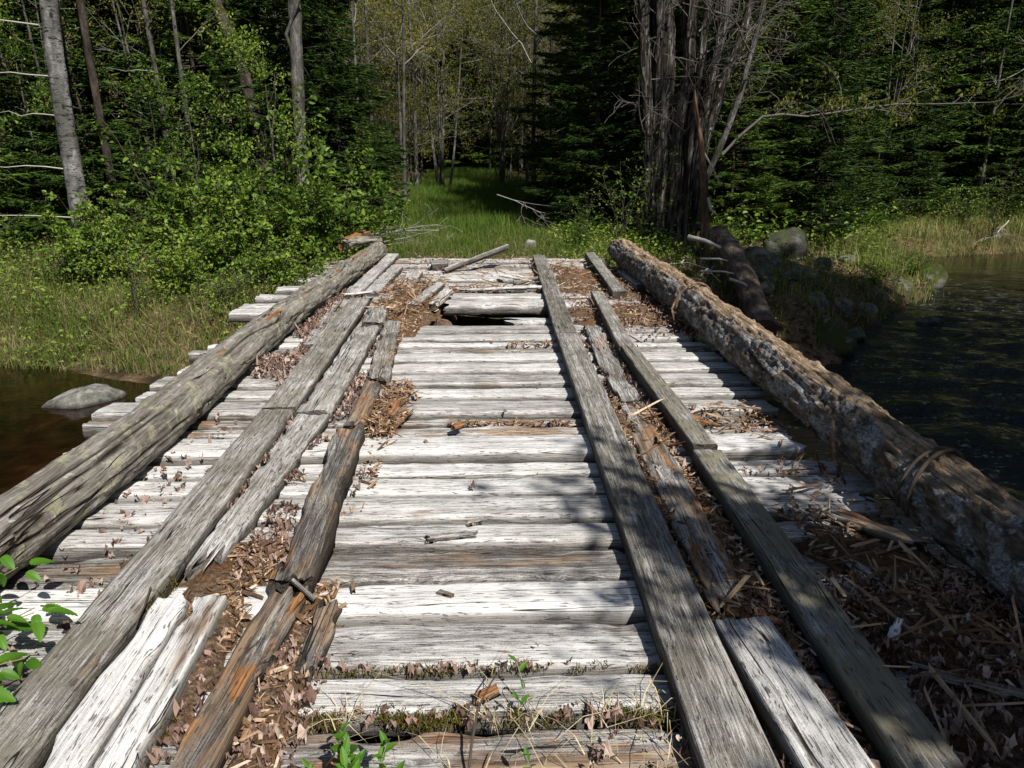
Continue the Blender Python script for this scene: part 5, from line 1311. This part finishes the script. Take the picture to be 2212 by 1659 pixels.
# trees behind and beside the viewer: their shade dapples the lower right of the deck
put('shade', 0, 4.0, -1.5, .86, 'leafy maple on the near bank behind the viewer', rz=.6)
put('shade', 0, 4.9, -2.1, 1.0, 'taller leafy maple on the near bank behind the viewer', rz=2.6)
put('beech', 0, 4.2, -1.6, 1.15, 'leafy beech on the near bank behind the viewer', rz=.6)
put('beech', 0, 5.3, -2.1, 1.38, 'taller leafy beech on the near bank behind the viewer', rz=2.6)
put('dec', 2, 4.9, -3.0, .72, 'budding maple on the near bank behind the viewer', rz=.6)
put('dec', 2, 6.0, -4.2, .78, 'second budding maple on the near bank behind the viewer', rz=3.6)
put('dec', 2, 6.4, -2.6, .85, 'taller budding maple on the near bank behind the viewer', rz=2.2)
put('fir', 1, 8.6, 1.2, 1.12, 'broad tall fir at the water on the near bank right of the viewer', rz=5.)
put('fir', 4, 7.9, .4, 1.0, 'dense fir at the water on the near bank right of the viewer', rz=.3)
put('fir', 1, 11.8, 3.6, 1.05, 'tall fir on the near bank right of the viewer', rz=1.)
put('fir', 0, 15.5, 6.8, 1.15, 'broad fir on the near bank right of the viewer', rz=2.)
put('spruce', 0, 10.2, 2.2, 1.25, 'drooping spruce on the near bank right of the viewer', rz=2., dz=-.6)
put('fir', 1, 9.7, 3.0, 1.15, 'tallest fir on the near bank right of the viewer', rz=3.)
put('fir', 1, 10.9, 1.6, 1.25, 'second tallest fir on the near bank right of the viewer', rz=4.)
put('dec', 0, 13.8, 7.2, 1.0, 'budding maple over the stream right of the viewer', rz=2.)

# ------------------------------------------------------------------ rocks
def rock(label, x, y, z, s, seed, moss=.3, tone=1.0, flat=.7, group=None):
    n, m = 22, 30
    ph = np.linspace(.001, math.pi - .001, n); th = np.arange(m) * 2 * math.pi / m
    PH, TH = np.meshgrid(ph, th, indexing='ij')
    D = st(np.sin(PH) * np.cos(TH), np.sin(PH) * np.sin(TH), np.cos(PH))
    r = 1 + .30 * fbm(D * 1.3 + seed * 7.7, seed, 3) + .10 * fbm(D * 3.5 + seed, seed + 1, 3)
    rk = np.random.default_rng(seed)
    for _ in range(9):      # broken facets
        nrm = unit(rk.normal(size=3)); cut = rk.uniform(.62, .9)
        dn = D @ nrm
        r = np.where(dn > .05, np.minimum(r, cut / np.maximum(dn, .05)), r)
    r = r * (1 + .05 * fbm(D * 7 + seed, seed + 4, 3))
    V = (D * r[..., None] * np.array([s * .5, s * .42, s * .5 * flat])).reshape(-1, 3)
    o = link('boulder', mk_mesh('boulder', V, grid_faces(n, m, True)[:, ::-1], True), ROCK, None, (x, y, z), (0, 0, seed * 1.3))
    o['moss'] = float(moss); o['tone'] = float(tone)
    return tag(o, label, 'rock', group)
rock('flat pale boulder standing alone in the brown pool', -4.45, 7.35, -.92, .80, 3, .12, 1.5, .48)
rock('large dark boulder on the bank right of the fallen log', 5.55, 13.7, -.14, 1.05, 5, .5, .42, .85)
rock('grey speckled boulder touching the fallen log', 4.55, 12.4, -.2, 1.0, 6, .35, .8, .8)
rock('long low boulder in front of the large dark boulder', 5.3, 12.4, -.45, .9, 7, .4, 1.0, .5)
rock('round grey stone half way down the bank', 4.75, 10.5, -.62, .75, 8, .4, 1.1, .7)
rock('grey stone next to the round stone on the bank', 5.35, 10.9, -.68, .6, 9, .3, 1.0, .7)
rock('wet stone with a pale yellow patch at the water edge', 5.95, 11.3, -.85, .62, 10, .25, 1.3, .7)
rock('big mossy stone at the water edge behind the thick log', 4.55, 9.25, -.75, .85, 11, 1.0, .9, .75)
rock('mossy stump-like stone at the tip of the bank', 8.75, 14.1, -.76, .70, 12, 1.0, .55, .95)
rock('small stone under the water edge grass', 6.7, 12.2, -.75, .55, 13, .5, 1.0, .7)
rock('dark stone between the mossy stump stone and the bank', 7.6, 13.2, -.75, .7, 14, .6, .8, .6)
rock('dark wet stone breaking the riffle', 6.9, 10.9, -.93, .55, 15, .2, .7, .5)
rock('submerged pale stone in the riffle below the thick log', 8.6, 8.4, -.97, .7, 16, .1, .9, .4)
rock('small pale stone in the grass at the end of the bridge', .62, 13.2, .05, .32, 17, .1, 1.3, .7)
for k, (x, y, s) in enumerate([(4.0, 10.4, .4), (4.3, 11.3, .45), (4.9, 11.6, .35), (6.2, 13.3, .5), (7.1, 14.3, .4), (5.2, 9.9, .35), (-3.2, 8.6, .4), (2.9, 9.3, .6), (2.5, 10.2, .6)]):
    rock('small half buried stone in the bank', x, y, gz(x, y) + .05, s, 20 + k, .5, .95, .7, 'small stones of the bank')

# ------------------------------------------------------------------ grass and ground cover
def field(n, fx, fy, dens, seed):
    r = np.random.default_rng(seed); x = r.uniform(*fx, n); y = r.uniform(*fy, n)
    k = r.random(n) < dens(x, y); x, y = x[k], y[k]
    return st(x, y, ground_z(x, y) - .02)
P = field(80000, (-13, -2.3), (7.6, 13), lambda x, y: (y > np.interp(x, FX, FY) - .15) * (.35 + .65 * sstep(-.3, .3, fbm(st(x * .7, y * .7, 0 * x), 1, 2))) * (1 - .75 * sstep(10.3, 12, y)), 1)
r2 = np.random.default_rng(9)
V, F = blade_mesh(P, r2.uniform(.12, .42, len(P)) * (1 - .3 * (P[:, 1] < 8.8)), .008, .75, 2)
kind(tag(link('bank_grass', mk_mesh('bank_grass', V, F), GRASS), 'mixed dry and green grass on the left bank above the pool', 'grass'), 'stuff')
P = field(130000, (-4.5, 3.2), (11.9, 44), lambda x, y: np.clip(1.3 - np.abs(x + .55 + .03 * (y - 13)) / np.where(y < 15, 2.9, 1.9), 0, 1) ** .5 * np.clip(1.35 - (y - 12) / 30, .3, 1), 3)
V, F = blade_mesh(P, r2.uniform(.10, .34, len(P)) * np.where(P[:, 1] < 14, .9, 1.15), .009, .6, 4)
kind(tag(link('track_grass', mk_mesh('track_grass', V, F), LUSH), 'sunlit green grass covering the track beyond the bridge', 'grass'), 'stuff')
P = field(26000, (-2.8, 2.6), (12.0, 15.5), lambda x, y: np.clip(1.25 - (y - 12) / 4, 0, 1) * np.clip(1.4 - np.abs(x) / 2.6, 0, 1), 51)
V, F = blade_mesh(P, r2.uniform(.08, .30, len(P)), .008, .9, 52)
kind(tag(link('pale_grass', mk_mesh('pale_grass', V, F), GRASS), 'pale straw coloured grass at the far end of the deck', 'grass'), 'stuff')
P = field(110000, (2.2, 20), (9.0, 25), lambda x, y: (y > np.interp(x, FX, FY) + .05) * np.where(x < 7.2, .35 * (y < 15), .9) * (.25 + .75 * sstep(-.25, .25, fbm(st(x * .8, y * .8, 0 * x), 7, 2))), 5)
V, F = blade_mesh(P, r2.uniform(.15, .60, len(P)) * np.where(P[:, 0] < 7, .5, 1.), .011, .55, 6)
kind(tag(link('streamside_grass', mk_mesh('streamside_grass', V, F), LUSH), 'tall green grass along the right bank of the stream', 'grass'), 'stuff')
P = field(16000, (8, 20), (17.5, 23), lambda x, y: (y > np.interp(x, FX, FY) - .1) * .8, 15)
V, F = blade_mesh(P, r2.uniform(.1, .3, len(P)), .010, 1.1, 16)
kind(tag(link('dry_bank_grass', mk_mesh('dry_bank_grass', V, F), GRASS), 'dry straw grass among the green tufts of the right bank', 'grass'), 'stuff')
# broad ground herbs on the left bank and under the wood
def herbs(P, size, seed):
    r = np.random.default_rng(seed); n = len(P)
    p = P + st(r.normal(0, .05, n), r.normal(0, .05, n), r.uniform(.03, .45, n) ** 1.3)
    return leaves(p, unit(r.normal(size=(n, 3)) * np.array([1, 1, .4])), unit(r.normal(0, .5, (n, 3)) + np.array([.1, -.3, 1.])), r.uniform(.5, 1.3, n) * size, .7)
P = np.concatenate([field(26000, (-14, -2.2), (8.6, 15), lambda x, y: .25 + .75 * sstep(0, .3, fbm(st(x * .9, y * .9, 0 * x), 21, 2)), 22), field(9000, (-2.9, 3.4), (11.8, 16), lambda x, y: sstep(1.2, 2.3, np.abs(x + .5)), 23)])
kind(tag(link('bank_herbs', mk_mesh('bank_herbs', *herbs(P, .055, 24)), ALDER), 'low leafy green herbs covering the left bank and wood edge', 'herbs'), 'stuff')
P = field(14000, (2.2, 14), (9, 21), lambda x, y: (y > np.interp(x, FX, FY) + .05) * .6, 25)
kind(tag(link('stream_herbs', mk_mesh('stream_herbs', *herbs(P, .05, 26)), ALDER), 'low leafy herbs between the stones of the right bank', 'herbs'), 'stuff')
P = field(90000, (-24, 24), (13.5, 36), lambda x, y: sstep(1.6, 3.2, np.abs(x + .7 + .03 * (y - 13))) * (y > np.interp(x, FX, FY) + 1.5) * (.3 + .7 * sstep(-.2, .3, fbm(st(x * .6, y * .6, 0 * x), 61, 2))), 62)
rh = np.random.default_rng(63); P[:, 2] += rh.uniform(0, 1, len(P)) ** 1.6 * .75
kind(tag(link('undergrowth', mk_mesh('undergrowth', *herbs(P, .085, 64)), ALDER), 'tangled leafy undergrowth between the trunks of the wood', 'undergrowth'), 'stuff')
P = field(30000, (-14, 14), (12, 30), lambda x, y: sstep(1.5, 3.5, np.abs(x + .7)) * (y > np.interp(x, FX, FY) + .5), 27)
P[:, 2] += .04
V, F = maple_leaves(P[:9000], np.random.default_rng(5).uniform(.07, .13, 9000), 28)
kind(tag(link('forest_leaf_litter', mk_mesh('forest_leaf_litter', V, F), LITTER), 'brown fallen leaves on the forest floor', 'leaves'), 'stuff')

# dead branches on the grass left of the track
def dead_branch(label, base, d, L, seed, rad=.02, mat=TWIG):
    r = np.random.default_rng(seed); o, tp = [], []
    grow((0, 0, 0), unit(np.array(d, float)), L, rad, 2, r, o, tp, -.12, (3, 6), .26, .6)
    for q, _ in o: q[:, 2] *= .45
    V, F = tubes(o, 4)
    return tag(link('dead_branch', mk_mesh('dead_branch', V, F, True), mat, None, base), label, 'branch')
dead_branch('grey dead branch fanned on the grass at the left of the track', (-2.6, 13.4, gz(-2.6, 13.4) + .25), (1, .3, .08), 1.9, 1, .013)
dead_branch('lower grey dead branch spreading beside the alder bushes', (-2.9, 13.0, gz(-2.9, 13.0) + .1), (1, .1, .12), 1.6, 2, .013)
dead_branch('grey dead branch leaning towards the bushes', (-1.1, 14.2, gz(-1.1, 14.2) + .25), (-1, .2, .05), 1.5, 3, .012)
dead_branch('single grey stick leaning across the shadow on the track', (.05, 15.6, gz(.05, 15.6) + .75), (1, -.3, -.9), 1.3, 4, .012)
dead_branch('white dead branch hanging over the water at the right edge', (13.6, 18.9, gz(13.6, 18.9) + 1.0), (-.5, -.2, -.9), 1.1, 5, .02, PALEW)
st_ = log_obj('broken_log', LOGL, [(-2.45, 11.5, .26), (-2.15, 11.9, .30), (-1.9, 12.05, .28)], [.07, .075, .06], 90, nseg=50, nang=24, amp=.03, cracks=3)
tag(st_, 'short broken log lying across the far end of the grey log', 'log')
loose('wood_splinter', 'orange rotten stump chunk beyond the short broken log', 'chunk', (-2.6, 12.1, .30), (-2.2, 12.6, .42), .2, .14, tone=.85, rot=1.2, rough=1., jag=(.06, .06), erode=.03)
